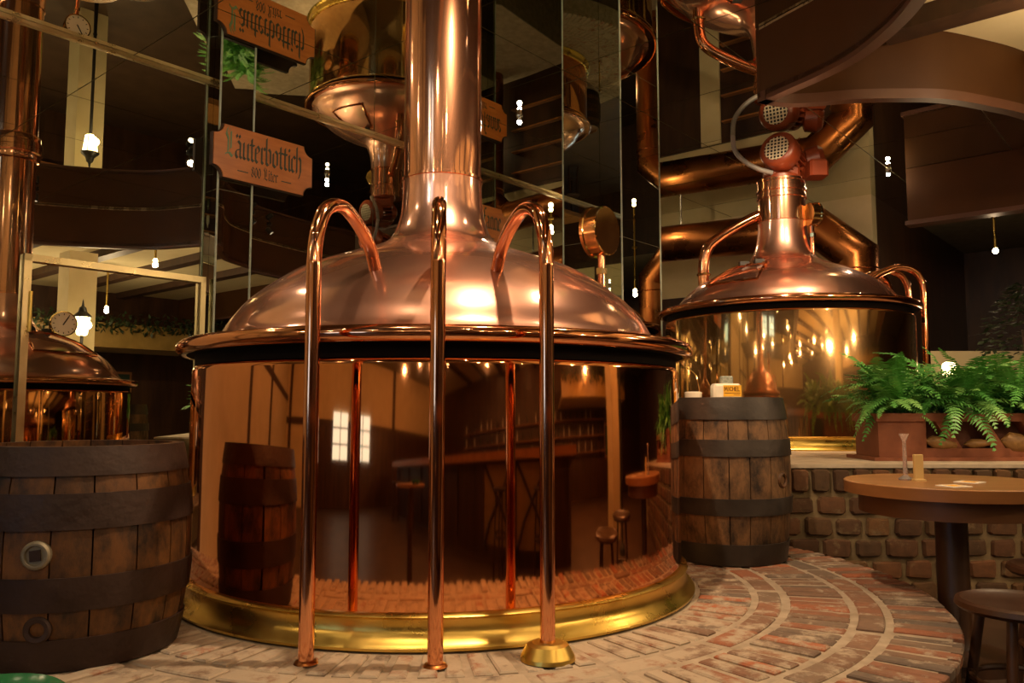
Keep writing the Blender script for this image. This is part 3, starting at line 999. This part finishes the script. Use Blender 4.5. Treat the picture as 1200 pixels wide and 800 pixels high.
# header hanging across the dark side room
bh = tag(MB().rbox(9.02, 9.14, 3.44, 11.98, 1.96 + CZ, CEIL - 0.003).build('header_panel', 'fascia', None, 0), 'brown header panel hanging before the dark side room', 'panel')
MB().rbox(8.99, 9.17, 3.42, 11.98, 1.92 + CZ, 1.965 + CZ).build('header_lip', 'fascia_lip', bh, 0)


# ------------------------------------------------------------------ barrels
def barrel(label, c, h, rb, re, hoops, mat, hoop_mat, nst=18, rot=0.0, hd=0.045):
    c = Vector(c)
    t = thing('barrel', label, 'barrel', c)

    def rad(s):
        return re + (rb - re) * (1 - (2 * s - 1) ** 2)
    zs = [i / 10 for i in range(11)]
    for i in range(nst):
        w = 0.47 + 0.06 * math.sin(i * 2.3)
        a0 = rot + 2 * PI * (i - w + 0.02) / nst
        a1 = rot + 2 * PI * (i + 1 - (0.47 + 0.06 * math.sin((i + 1) * 2.3)) - 0.02) / nst
        rings = []
        for s in zs:
            r = rad(s)
            row = []
            for j in range(4):
                a = a0 + (a1 - a0) * j / 3
                rr = r - (0.003 if j in (0, 3) else 0.0)
                row.append(c + Vector((rr * math.cos(a), rr * math.sin(a), s * h)))
            for a in (a1, a0):
                row.append(c + Vector(((r - 0.028) * math.cos(a), (r - 0.028) * math.sin(a), s * h)))
            rings.append(row)
        MB().loft(rings, True, True).build('stave', mat, t, 30)
    for (s0, s1) in hoops:
        pr = [(rad(s0 + (s1 - s0) * i / 6) + 0.007, (s0 + (s1 - s0) * i / 6) * h) for i in range(7)]
        pr = [(pr[0][0] - 0.012, pr[0][1])] + pr + [(pr[-1][0] - 0.012, pr[-1][1])]
        MB().lathe(pr, c, 72).build('hoop', hoop_mat, t, 30)
    MB().lathe([(re - 0.02, h - hd), (0.0, h - hd)], c, 48).build('head', mat, t, 0)
    MB().lathe([(re - 0.02, 0.02), (0.0, 0.02)], c, 48).build('base_head', mat, t, 0)
    return t, rad


bl, rad_l = barrel('squat dark oak barrel with brown hoops and square-socketed bung', (-1.452, 2.78, PLAT + 0.004), 0.665, 0.345, 0.305,
    [(0.0, 0.145), (0.27, 0.42), (0.63, 0.79), (0.868, 1.0)], 'oak_dark', 'hoop_brown', 17, 0.3)


def on_barrel(c, rad, h, az, s, out=0.0):
    r = rad(s) + out
    return Vector(c) + Vector((r * math.cos(az), r * math.sin(az), s * h))


cl = (-1.452, 2.78, PLAT + 0.004)
az = math.radians(-82)
ax_ = Vector((math.cos(az), math.sin(az), 0))
q = on_barrel(cl, rad_l, 0.665, az, 0.525, -0.012)
bung = MB().lathe([(0.042, 0), (0.042, 0.02), (0.036, 0.026), (0.03, 0.026), (0.027, 0.018)], q, 28, ax_, True, True).build('bung', 'bung_tin', bl, 30)
sd = ax_.cross(Vector((0, 0, 1)))
MB().hexa([q + ax_ * d + sd * x + Vector((0, 0, z)) for d in (0.012, 0.024) for x, z in ((-0.016, -0.014), (0.014, -0.018), (0.017, 0.014), (-0.013, 0.018))]).build('square_socket', 'hoop_brown', bung, 0)
q = on_barrel(cl, rad_l, 0.665, az + 0.02, 0.195, -0.012)
tap = MB().lathe([(0.040, 0.0), (0.040, 0.016), (0.034, 0.022), (0.022, 0.020), (0.020, 0.004), (0.0, 0.004)], q, 24, ax_).build('tap_hole', 'hoop_brown', bl, 30)

cr = (1.152, 4.425, PLAT + 0.004)
br, rad_r = barrel('tall weathered oak barrel with black hoops between the two kettles', cr, 0.842, 0.338, 0.300,
    [(0.0, 0.125), (0.295, 0.395), (0.645, 0.745), (0.865, 1.0)], 'oak', 'hoop', 18, 0.12, 0.004)
az = math.radians(-48)
q = on_barrel(cr, rad_r, 0.842, az, 0.50, -0.012)
MB().lathe([(0.042, 0.0), (0.040, 0.014), (0.032, 0.020), (0.024, 0.016), (0.022, 0.003), (0.0, 0.003)], q, 24, (math.cos(az), math.sin(az), 0)).build('bung_hole', 'oak_dark', br, 30)

# items on the tall barrel
TB = PLAT + 0.004 + 0.842
def round_lid(c):
    pass
boardz = TB + 0.001
mh = thing('match_holder', 'cream porcelain match holder with yellow MICHEL label on the tall barrel', 'holder', (1.125, 4.30, boardz))
hx, hy = 1.125, 4.275
MB().bevbox(hx - 0.073, hx + 0.073, hy - 0.045, hy + 0.045, boardz, boardz + 0.072, 0.014).build('body', 'porcelain', mh, 30)
MB().bevbox(hx - 0.024, hx + 0.036, hy - 0.02, hy + 0.03, boardz + 0.071, boardz + 0.112, 0.006).build('match_cap', paint('striker', (0.16, 0.19, 0.15), (0.42, 0.44, 0.38), 0.6, 90), mh, 0)
lb = MB().box(hx - 0.024, hx + 0.07, hy - 0.0468, hy - 0.044, boardz + 0.004, boardz + 0.063).build('label_panel', 'label_yellow', mh, 0)
BL = {'M': [[(0, 0), (.1, 1)], [(.1, 1), (.35, .3)], [(.35, .3), (.6, 1)], [(.6, 1), (.7, 0)]], 'I': [[(.1, 0), (.1, 1)]],
      'C': [[(.5, .85), (.25, 1), (.05, .7), (.05, .3), (.25, 0), (.5, .15)]], 'H': [[(0, 0), (0, 1)], [(.5, 0), (.5, 1)], [(0, .5), (.5, .5)]],
      'E': [[(.45, 1), (0, 1), (0, 0), (.45, 0)], [(0, .5), (.4, .5)]], 'L': [[(0, 1), (0, 0), (.45, 0)]]}
lt = MB()
x = hx - 0.018
for ch, adv in zip('MICHEL', (.95, .35, .72, .74, .66, .6)):
    for st in BL[ch]:
        for (ax0, ay0), (bx0, by0) in zip(st[:-1], st[1:]):
            w = 0.0032
            S_ = 0.021
            p, q = Vector((x + ax0 * S_, 0, boardz + 0.033 + ay0 * S_)), Vector((x + bx0 * S_, 0, boardz + 0.033 + by0 * S_))
            d = (q - p).normalized()
            nn = Vector((-d.z, 0, d.x)) * w / 2
            c4 = [p - nn - d * w / 2, p + nn - d * w / 2, q + nn + d * w / 2, q - nn + d * w / 2]
            lt.hexa([v + Vector((0, hy - 0.0468, 0)) for v in c4] + [v + Vector((0, hy - 0.048, 0)) for v in c4])
    x += adv * 0.0205
lt.box(hx - 0.018, hx + 0.064, hy - 0.048, hy - 0.0468, boardz + 0.021, boardz + 0.0235)
lt.box(hx + 0.03, hx + 0.06, hy - 0.048, hy - 0.0468, boardz + 0.013, boardz + 0.015)
lt.build('label_lettering', 'label_ink', lb, 0)
ash = thing('ashtray', 'small white ashtray with a bent wire on the tall barrel', 'ashtray', (0.955, 4.28, boardz))
MB().lathe([(0.0, 0.0), (0.044, 0.0), (0.046, 0.026), (0.038, 0.030), (0.035, 0.015), (0.0, 0.015)], (0.955, 4.28, boardz), 24).build('bowl', 'porcelain', ash, 40)
MB().tube([(0.985, 4.27, boardz + 0.026), (0.97, 4.27, boardz + 0.11), (0.93, 4.27, boardz + 0.15), (0.91, 4.27, boardz + 0.16)], 0.003, 6, 5).build('wire', 'brass_bright', ash)

# ------------------------------------------------------------------ round table with things on it
tc = Vector((1.92, 3.60, 0))
TZ = CZ - 0.31
tb = thing('round_table', 'round brown wooden table on a pedestal beside the brick platform', 'table', tc)
MB().lathe([(0.0, TZ), (0.425, TZ), (0.43, TZ - 0.004)], tc, 96).build('table_top', 'table_wood', tb, 30)
MB().lathe([(0.43, TZ - 0.004), (0.43, TZ - 0.052), (0.40, TZ - 0.055), (0.35, TZ - 0.055)], tc, 96).build('edge_band', 'table_edge', tb, 30)
MB().lathe([(0.37, TZ - 0.055), (0.37, TZ - 0.135), (0.33, TZ - 0.135)], tc, 96).build('apron', 'apron_wood', tb, 30)
MB().lathe([(0.24, 0.0), (0.23, 0.04), (0.09, 0.07), (0.065, 0.12), (0.065, TZ - 0.1)], tc, 40, None, True, True).build('pedestal', 'dark_wood', tb, 30)
vx, vy = 1.758, 3.66
va = thing('bud_vase', 'slender clear glass bud vase on the round table', 'vase', (vx, vy, TZ))
MB().lathe([(0.0, 0.0), (0.030, 0.0), (0.031, 0.006), (0.010, 0.02), (0.008, 0.17), (0.022, 0.205), (0.020, 0.205), (0.006, 0.17), (0.006, 0.03), (0.0, 0.03)], (vx, vy, TZ), 24).build('glass', 'clear_glass', va, 40)
mn = thing('menu_block', 'upright pale wooden menu block on the round table', 'block', (1.795, 3.62, TZ))
MB().bevbox(1.777, 1.817, 3.61, 3.63, TZ, TZ + 0.115, 0.003).build('block', 'wood_block', mn, 0)
MB().bevbox(1.772, 1.822, 3.60, 3.64, TZ, TZ + 0.008, 0.002).build('foot', 'wood_block', mn, 0)


def coaster(label, x, y, rot):
    c = thing('coaster', label, 'coaster', (x, y, TZ), 'square beer coasters on the round table')
    cs, sn = math.cos(rot), math.sin(rot)
    def sq(h, z0, z1):
        pts = [(-h, -h), (h, -h), (h, h), (-h, h)]
        return MB().hexa([(x + a * cs - b * sn, y + a * sn + b * cs, z) for z in (z0, z1) for a, b in pts])
    sq(0.048, TZ + 0.0005, TZ + 0.004).build('card', 'paper', c, 0)
    sq(0.028, TZ + 0.004, TZ + 0.0045).build('print', 'label_yellow', c, 0)


coaster('white and yellow coaster lying alone near the rim of the round table', 1.80, 3.34, 0.3)
coaster('white and yellow coaster lying beyond the vase on the round table', 1.965, 3.52, 0.7)


def stool(label, x, y, sz=0.46, r=0.18):
    t = thing('bar_stool', label, 'stool', (x, y, 0), 'dark wooden stools')
    MB().lathe([(0.0, sz - 0.012), (r - 0.03, sz - 0.010), (r - 0.015, sz), (r, sz - 0.006), (r + 0.004, sz - 0.022), (r - 0.01, sz - 0.035), (0.0, sz - 0.035)], (x, y, 0), 48).build('seat', 'copper_red_fabric', t, 50)
    for i in range(4):
        a = PI / 4 + i * PI / 2
        d = Vector((math.cos(a), math.sin(a), 0))
        c = Vector((x, y, 0))
        MB().cyl(c + d * (r * 0.95), c + d * (r * 0.62) + Vector((0, 0, sz - 0.03)), 0.017, 10).build('leg', 'dark_wood', t)
    MB().torus(r * 0.80, 0.012, (x, y, sz * 0.4), 32, 8).build('foot_ring', 'dark_wood', t)
    return t


stool('dark wooden stool between the round table and the platform edge', 1.72, 2.80, 0.44, 0.20)
stool('dark wooden stool beyond the first one beside the round table', 2.08, 3.09, 0.50, 0.20)

# ------------------------------------------------------------------ planter with ferns
px0, px1, py0, py1 = 2.30, 3.75, 5.12, 5.46
pz0, pz1 = LEDGE, CZ - 0.02
pl = thing('planter_box', 'long terracotta planter with open niches on the brick ledge', 'planter', ((px0 + px1) / 2, (py0 + py1) / 2, LEDGE))
MB().box(px0 - 0.05, px1 + 0.05, py0 - 0.045, py1 + 0.04, pz0, pz0 + 0.022).build('base_slab', 'terracotta', pl, 0)
bz = pz0 + 0.022
MB().box(px0 + 0.02, px1 - 0.02, py0 + 0.10, py1, bz, pz1 - 0.02).build('trough', 'terracotta_dark', pl, 0)
MB().box(px0, px0 + 0.30, py0, py1, bz, pz1 - 0.03).build('end_block', 'terracotta', pl, 0)
MB().box(px1 - 0.05, px1, py0, py1, bz, pz1 - 0.03).build('end_block', 'terracotta', pl, 0)
MB().box(px0 + 0.30, px1 - 0.05, py0, py0 + 0.10, bz, bz + 0.055).build('bottom_rail', 'terracotta', pl, 0)
MB().box(px0 - 0.015, px1 + 0.015, py0 - 0.015, py1 + 0.015, pz1 - 0.05, pz1).build('top_rail', 'terracotta', pl, 0)
for i in range(4):
    x0 = px0 + 0.38 + i * 0.27
    MB().hexa([(x0 + 0.09, py0 + 0.005, bz + 0.05), (x0 + 0.15, py0 + 0.005, bz + 0.05), (x0 + 0.15, py0 + 0.10, bz + 0.05), (x0 + 0.09, py0 + 0.10, bz + 0.05),
               (x0 - 0.02, py0 + 0.005, pz1 - 0.045), (x0 + 0.04, py0 + 0.005, pz1 - 0.045), (x0 + 0.04, py0 + 0.10, pz1 - 0.045), (x0 - 0.02, py0 + 0.10, pz1 - 0.045)]).build('slanted_divider', 'terracotta', pl, 0)
for x0, w, hgt, tilt in ((px0 + 0.40, 0.105, 0.05, -0.15), (px0 + 0.64, 0.10, 0.035, 0.05), (px0 + 0.90, 0.13, 0.075, -0.12), (px0 + 1.16, 0.10, 0.05, 0.1)):
    mb = MB()
    prof = [(0.04, -1), (0.5, -0.86), (0.85, -0.5), (1.0, 0), (0.85, 0.5), (0.5, 0.86), (0.04, 1)]
    rings = []
    for r, s in prof:
        rings.append([Vector((x0 + s * w * math.cos(tilt), py0 + 0.015 + 0.035 * r * math.cos(a), bz + 0.085 + s * w * math.sin(tilt) + hgt * r * math.sin(a) * (0.8 + 0.2 * math.sin(s * 9)))) for a in [2 * PI * j / 14 for j in range(14)]])
    mb.loft(rings, True, True)
    mb.build('loaf_ornament', 'bread', pl, 50)
MB().box(px0 + 0.03, px1 - 0.03, py0 + 0.02, py1 - 0.02, pz1 - 0.03, pz1 + 0.003).build('soil', 'soil', pl, 0)
sp_ = MB().bevbox(2.86, 2.90, py0 - 0.012, py0 + 0.02, pz1 - 0.002, pz1 + 0.045, 0.008).build('clay_tag', 'paper', pl, 0)


def frond_mesh(seed, length, droop):
    rg = random.Random(seed)
    mb = MB()
    n = 24
    pts = []
    for i in range(n + 1):
        s = i / n
        pts.append(Vector((s * length * (1 - 0.18 * s * droop), 0.02 * math.sin(s * 5 + seed) * s, length * (0.62 * s - 0.60 * droop * s * s))))
    for i in range(n):
        a, b = pts[i], pts[i + 1]
        w = 0.0022 * (1 - i / n) + 0.0006
        mb.add([a + Vector((0, -w, 0)), a + Vector((0, w, 0)), b + Vector((0, w, 0)), b + Vector((0, -w, 0))], [(0, 1, 2, 3)])
        s = (i + 0.5) / n
        if s < 0.10:
            continue
        L = 0.075 * min(1, s * 4.5) * (1 - s) ** 0.55 * (length / 0.4)
        t = (b - a).normalized()
        for sd in (-1, 1):
            o = (a + b) / 2
            out = (Vector((0, sd, 0)) + t * 0.35 + Vector((0, 0, rg.uniform(-0.25, 0.25)))).normalized()
            wv = t * (length / n) * 0.55
            tip = o + out * L * rg.uniform(0.85, 1.1) + Vector((0, 0, -L * 0.25))
            m1 = o + out * L * 0.45
            mb.add([o - wv * 0.5, m1 - wv * 0.62, tip, m1 + wv * 0.62, o + wv * 0.5], [(0, 1, 2, 3, 4)])
    return mb


FR = []
for i in range(5):
    me_o = frond_mesh(i, 0.40 + 0.05 * (i % 3), 0.65 + 0.22 * i)
    FR.append(me_o)
fern_meshes = []


def fern(label, x, y, z, n, sc):
    t = thing('fern', label, 'fern', (x, y, z), 'green ferns in the terracotta planter')
    for i in range(n):
        idx = random.randrange(5)
        if len(fern_meshes) <= idx or fern_meshes[idx] is None:
            while len(fern_meshes) <= idx:
                fern_meshes.append(None)
            mb = FR[idx]
            me = bpy.data.meshes.new('frond')
            me.from_pydata([tuple(v) for v in mb.v], [], mb.f)
            me.materials.append(M['fern_leaf'])
            fern_meshes[idx] = me
        o = bpy.data.objects.new('frond', fern_meshes[idx])
        COL.objects.link(o)
        o.parent = t
        a = 2 * PI * i / n * 1.618 + rnd() * 0.8
        o.rotation_euler = (rnd() * 0.5 - 0.25, -rnd() * 1.0 + 0.15, a)
        s = sc * (0.62 + 0.5 * rnd())
        o.scale = (s, s, s)
        o.location = ((rnd() - 0.5) * 0.16, (rnd() - 0.5) * 0.12, 0.0)
    return t


fern('bushy green fern at the plain end of the terracotta planter', 2.50, 5.24, pz1, 120, 1.2)
fern('bushy green fern in the middle of the terracotta planter', 2.90, 5.27, pz1, 120, 1.3)
fern('bushy green fern at the niche end of the terracotta planter', 3.28, 5.27, pz1, 120, 1.3)

# green enamel dish on the small table close to the camera
nt_c = Vector((-0.62, 0.62, 0))
st = thing('side_table', 'small round dark table carrying a green dish', 'table', nt_c)
MB().lathe([(0.0, CZ - 0.305), (0.27, CZ - 0.305), (0.275, CZ - 0.32), (0.26, CZ - 0.335), (0.0, CZ - 0.335)], nt_c, 48).build('table_top', 'table_wood', st, 30)
MB().lathe([(0.2, 0.0), (0.19, 0.03), (0.05, 0.06), (0.04, CZ - 0.33)], nt_c, 32, None, True, True).build('pedestal', 'dark_wood', st, 30)
gd = (-0.505, 0.79, CZ - 0.304)
tag(MB().lathe([(0.0, 0.0), (0.045, 0.0), (0.066, 0.012), (0.076, 0.031), (0.072, 0.034), (0.060, 0.016), (0.0, 0.008)], gd, 48).build('green_dish', 'green_enamel', None, 50), 'shiny green dish on the small table', 'dish')


# ------------------------------------------------------------------ lamps of the room
def spotlight(label, pos, aim, power, cone):
    pos, aim = Vector(pos), Vector(aim)
    t = thing('spotlight', label, 'lamp', pos)
    d = (aim - (pos - Vector((0, 0, 0.10)))).normalized()
    c = pos - Vector((0, 0, 0.10))
    MB().cyl(pos - Vector((0, 0, 0.002)), pos - Vector((0, 0, 0.02)), 0.035, 20).build('mount', 'black', t)
    MB().cyl(pos - Vector((0, 0, 0.02)), c, 0.008, 8).build('stem', 'black', t)
    MB().lathe([(0.02, -0.05), (0.034, -0.04), (0.036, 0.045), (0.030, 0.045), (0.028, 0.02)], c, 24, d, True, False).build('housing', 'black', t, 40)
    MB().cyl(c + d * 0.018, c + d * 0.022, 0.028, 20).build('lens', 'spot_lens', t)
    ld = bpy.data.lights.new('spot_beam', 'SPOT')
    ld.energy = power
    ld.color = WARM
    ld.spot_size = math.radians(cone)
    ld.spot_blend = 0.7
    ld.shadow_soft_size = 0.03
    lo = bpy.data.objects.new('spot_beam', ld)
    COL.objects.link(lo)
    lo.parent = t
    lo.location = c + d * 0.08 - pos
    lo.rotation_euler = d.to_track_quat('-Z', 'Y').to_euler()


for a in SPOTS:
    spotlight(a[4], *a[:4])


def bulb_lamp(label, pos, power, drop=0.12, col=WARM, group='bare ceiling bulbs'):
    pos = Vector(pos)
    t = thing('ceiling_bulb', label, 'lamp', pos, group)
    MB().lathe([(0.04, 0.0), (0.04, -0.012), (0.016, -0.02), (0.016, -drop + 0.03)], pos - Vector((0, 0, 0.001)), 16).build('socket', 'brass', t)
    c = pos - Vector((0, 0, drop))
    MB().lathe([(0.002, -0.035), (0.022, -0.026), (0.033, 0.0), (0.024, 0.024), (0.014, 0.035)], c, 16).build('bulb', 'bulb', t, 60)
    ld = bpy.data.lights.new('bulb_light', 'POINT')
    ld.energy = power
    ld.color = col
    ld.shadow_soft_size = 0.035
    lo = bpy.data.objects.new('bulb_light', ld)
    COL.objects.link(lo)
    lo.parent = t
    lo.location = (0, 0, -drop - 0.06)


# pendant bulbs under the plaster ceiling of the bar
for k, b, w in ((-3.5, 6.7, 18), (-2.3, 7.5, 18), (-1.1, 6.7, 18), (0.1, 7.5, 18), (1.3, 6.7, 18), (2.5, 7.5, 18)):
    bulb_lamp('bare round pendant bulb hanging over the bar', R(k, b, CEIL - 0.02), w, 0.55)
for k, b, w in ((3.7, 8.6, 60), (6.0, 8.6, 60), (4.9, 10.0, 30)):  # pendants added and hung low to light the plaster ceiling
    bulb_lamp('bare round pendant bulb hanging beyond the cream post', R(k, b, CEIL - 0.02), w, 0.75, WARM, 'pendant bulbs beyond the cream post')
bulb_lamp('bare round bulb under the mirror ceiling near the windows', R(-3.0, 2.2, CEIL), 35)
bulb_lamp('bare round bulb inside the canopy point', (3.3, 4.2, CEIL - 0.02), 32, 0.4)
bulb_lamp('bare round bulb on the mirror ceiling before the copper duct', R(8.35, 0.75, CEIL), 5)
bulb_lamp('bare round bulb hanging in the dark side room', (5.62, 9.3, CEIL - 0.001), 3, 0.68)

def halogen(label, pos, power):
    pos = Vector(pos)
    t = thing('halogen_lamp', label, 'lamp', pos, 'tiny halogen lamps on the ceiling')
    MB().lathe([(0.03, 0.0), (0.03, -0.01), (0.022, -0.02), (0.022, -0.05)], pos - Vector((0, 0, 0.001)), 16).build('socket', 'steel', t)
    MB().lathe([(0.016, -0.045), (0.020, -0.06), (0.012, -0.075), (0.001, -0.078)], pos, 12).build('bulb', 'halogen_bulb', t, 60)
    ld = bpy.data.lights.new('halogen_light', 'POINT')
    ld.energy = power
    ld.color = (1.0, 0.74, 0.46)
    ld.shadow_soft_size = 0.02
    lo = bpy.data.objects.new('halogen_light', ld)
    COL.objects.link(lo)
    lo.parent = t
    lo.location = (0, 0, -0.11)


for k, b in ((-0.6, 3.4), (0.9, 5.6), (-1.8, 4.6), (1.6, 1.2), (0.2, 1.5), (-2.6, 3.3)):
    halogen('tiny halogen lamp on the mirror ceiling before the kettles', R(k, b, CEIL), 9)
for k, b in ((-4.0, 8.0), (-2.9, 9.2), (-1.7, 8.2), (-0.5, 9.4), (0.7, 8.4), (1.9, 9.4), (3.0, 9.0), (-1.0, 10.6), (1.2, 10.6)):
    halogen('tiny halogen lamp on the plaster ceiling over the bar', R(k, b, CEIL - 0.02), 4)
halogen('tiny halogen lamp on the mirror ceiling beyond the pier', R(8.9, 3.3, CEIL), 1.5)
halogen('tiny halogen lamp on the mirror ceiling beside the raised kettle', R(5.2, 1.35, CEIL), 6)

# lantern on a timber post by the bar
lk, lbb = 4.76, 6.42
post = thing('timber_post', 'cream post with a street lantern beside the bar', 'post', R(lk + 0.25, lbb + 0.75, 0))
MB().rbox(lk + 0.02, lk + 0.42, lbb + 0.6, lbb + 1.0, 0, CEIL - 0.15).build('shaft', 'plaster', post, 0)
lan = thing('street_lantern', 'old street lantern with lit glass by the cream post', 'lantern', R(lk, lbb, 0))
lc = R(lk, lbb, 0)
MB().lathe([(0.11, 0.0), (0.10, 0.05), (0.03, 0.09), (0.022, 0.6), (0.03, 0.62), (0.022, 0.66), (0.022, CZ + 1.06)], lc, 20, None, True).build('lamp_pole', 'black', lan, 40)
zz = CZ + 1.06
MB().lathe([(0.05, zz), (0.075, zz + 0.02), (0.105, zz + 0.26)], lc, 6, None, True, True).build('lamp_glass', 'lamp_glass', lan, 0)
for i in range(6):
    a = 2 * PI * i / 6
    d = Vector((math.cos(a), math.sin(a), 0))
    MB().cyl(lc + d * 0.078 + Vector((0, 0, zz + 0.01)), lc + d * 0.108 + Vector((0, 0, zz + 0.27)), 0.006, 6).build('lantern_bar', 'black', lan)
MB().lathe([(0.125, zz + 0.262), (0.12, zz + 0.28), (0.06, zz + 0.34), (0.045, zz + 0.40), (0.02, zz + 0.42), (0.008, zz + 0.5), (0.002, zz + 0.52)], lc, 12, None, True).build('lantern_roof', 'black', lan, 30)
ld = bpy.data.lights.new('lantern_light', 'POINT')
ld.energy = 30
ld.color = WARM
ld.shadow_soft_size = 0.06
lo = bpy.data.objects.new('lantern_light', ld)
COL.objects.link(lo)
lo.parent = lan
lo.location = (0.16 * N.x, 0.16 * N.y, zz + 0.14)

# ------------------------------------------------------------------ bar behind the camera
bar = thing('bar_counter', 'dark panelled bar counter with reddish wooden top', 'bar', R(-0.8, 6.9, 0))
MB().rbox(-4.2, 3.0, 6.75, 7.2, 0, 1.00).build('front', 'dark_wood', bar, 0)
MB().rbox(-4.3, 3.1, 6.5, 7.35, 1.00, 1.10).build('counter_top', 'bar_wood', bar, 0)
for k in (-3.9, -3.0, -2.1, -1.2, -0.3, 0.6, 1.5, 2.4, 2.96):
    MB().rbox(k - 0.04, k + 0.04, 6.71, 6.75, 0.1, 0.98).build('pilaster', 'timber', bar, 0)
for k in (0.64, 1.54):
    MB().rbox(k, k + 0.82, 6.735, 6.75, 0.12, 0.96).build('pale_panel', 'valance_wood', bar, 0)
    for s0, s1 in ((0.12, 0.96), (0.96, 0.12)):
        a_, b_ = R(k + 0.02, 6.72, s0), R(k + 0.8, 6.72, s1)
        MB().cyl(a_, b_, 0.03, 6).build('cross_brace', 'timber', bar, 0)
for i, (k, b) in enumerate(((-3.2, 6.2), (-2.0, 6.2), (1.3, 6.2), (2.2, 6.2))):
    p = R(k, b, 0)
    stool(('dark wooden stool at the bar by the windows', 'dark wooden stool second along the bar from the windows', 'dark wooden stool before the cross-braced bar panel', 'dark wooden stool at the bar end near the lantern')[i], p.x, p.y, 0.72, 0.17)
proto = {}
for z, nm in ((1.2, 'lowest'), (1.6, 'middle'), (2.0, 'topmost')):
    sh = thing('wall_shelf', nm + ' long wooden shelf on the panelled wall behind the bar', 'shelf', R(2.5, 11.85, z - 0.022))
    MB().rbox(-3.5, 7.3, 11.7, 11.995, z - 0.022, z - 0.002).build('board', 'bar_wood', sh, 0)
    for k in (-3.0, -0.8, 1.9, 4.6, 6.9):
        MB().rbox(k - 0.015, k + 0.015, 11.8, 11.995, z - 0.12, z - 0.022).build('bracket', 'dark_wood', sh, 0)
    k = -3.3
    while k < 7.1:
        kind = 'bottle_pale' if rnd() < 0.4 else 'bottle_dark'
        p = R(k, 11.82, z)
        if kind not in proto:
            o = MB().lathe([(0.0, 0.0), (0.036, 0.0), (0.038, 0.01), (0.038, 0.17), (0.014, 0.225), (0.013, 0.28), (0.0, 0.28)], p, 14).build('bottle', kind, None, 50, p)
            proto[kind] = o
        else:
            o = proto[kind].copy()
            COL.objects.link(o)
            o.location = p
        c_ = 'pale' if kind == 'bottle_pale' else 'dark'
        tag(o, c_ + ' bottle on the ' + nm + ' wall shelf behind the bar', 'bottle', c_ + ' bottles on the ' + nm + ' shelf')
        k += 0.25 + 0.35 * rnd()
cv = thing('bar_soffit', 'cream soffit with a leafy garland over the bottle shelves', 'soffit', R(6.5, 11.0, 2.3))
MB().rbox(3.4, 9.0, 10.3, 11.98, 2.30, 2.36).build('soffit_panel', 'ceiling_plaster', cv, 0)
MB().rbox(3.4, 9.0, 10.22, 10.3, 2.28, 2.75).build('valance', 'valance_wood', cv, 0)
gl_ = MB()
for i in range(900):
    c = R(3.4 + 5.6 * rnd(), 10.18 - 0.08 * rnd(), 2.62 + 0.3 * rnd() + 0.06 * math.sin(i))
    d = Vector((rnd() - .5, rnd() - .5, rnd() - .7)).normalized()
    e = d.cross(Vector((rnd() - .5, rnd() - .5, 1))).normalized()
    L = 0.12
    gl_.add([c, c + d * L * 0.5 + e * L * 0.25, c + d * L, c + d * L * 0.5 - e * L * 0.25], [(0, 1, 2, 3)])
gl_.build('garland', 'dark_leaf', cv, 0)['kind'] = 'stuff'
cb = thing('chalkboard', 'green chalkboard in a wooden frame on the panelled wall', 'board', R(7.75, 11.98, 1.3))
MB().rbox(7.5, 8.0, 11.96, 12.0, 1.0, 1.9).build('frame', 'bar_wood', cb, 0)
MB().rbox(7.55, 7.95, 11.95, 11.965, 1.05, 1.85).build('slate', 'chalkboard', cb, 0)

# ------------------------------------------------------------------ the dark side room
gp = Vector((4.72, 8.75, 0))
gl = thing('globe_lamp', 'low glowing globe lamp behind the ferns', 'lamp', gp)
MB().lathe([(0.10, 0.0), (0.09, 0.03), (0.018, 0.05), (0.018, 1.42), (0.03, 1.44)], gp, 20, None, True).build('pole', 'brass', gl, 40)
MB().lathe([(0.03, 1.44), (0.06, 1.46), (0.075, 1.52), (0.06, 1.58), (0.03, 1.60), (0.002, 1.61)], gp, 24).build('globe', 'lamp_glass', gl, 60)
ld = bpy.data.lights.new('globe_light', 'POINT')
ld.energy = 8
ld.color = WARM
ld.shadow_soft_size = 0.12
lo = bpy.data.objects.new('globe_light', ld)
COL.objects.link(lo)
lo.parent = gl
lo.location = (-0.1, -0.2, 1.52)
structure(MB().box(4.95, 6.3, 9.6, 9.7, 0, 1.78).build('wall_low', 'plaster', None, 0), 'low cream wall in the dark side room')


def leafy(label, x, y, h, n, spread, z0=0.0):
    t = thing('leafy_plant', label, 'plant', (x, y, z0))
    MB().tube([(x, y, z0), (x + 0.03, y, z0 + h * 0.4), (x, y + 0.02, z0 + h * 0.8)], 0.02, 8, 4).build('stem', 'timber', t)
    mb = MB()
    for i in range(n):
        a, s = rnd() * 2 * PI, rnd()
        rr = spread * math.sqrt(rnd()) * math.sin(PI * (0.2 + 0.75 * s))
        c = Vector((x + rr * math.cos(a), y + rr * math.sin(a), z0 + h * (0.35 + 0.65 * s)))
        d = Vector((math.cos(a) + rnd() - .5, math.sin(a) + rnd() - .5, rnd() - 0.7)).normalized()
        e = d.cross(Vector((rnd() - .5, rnd() - .5, 1))).normalized()
        L = 0.05 + 0.05 * rnd()
        mb.add([c, c + d * L * 0.5 + e * L * 0.28, c + d * L, c + d * L * 0.5 - e * L * 0.28], [(0, 1, 2, 3)])
    f = mb.build('foliage', 'dark_leaf', t, 0)
    f['kind'] = 'stuff'
    return t


leafy('tall dark leafy plant in the unlit side room', 5.15, 8.1, 2.35, 1100, 0.5)
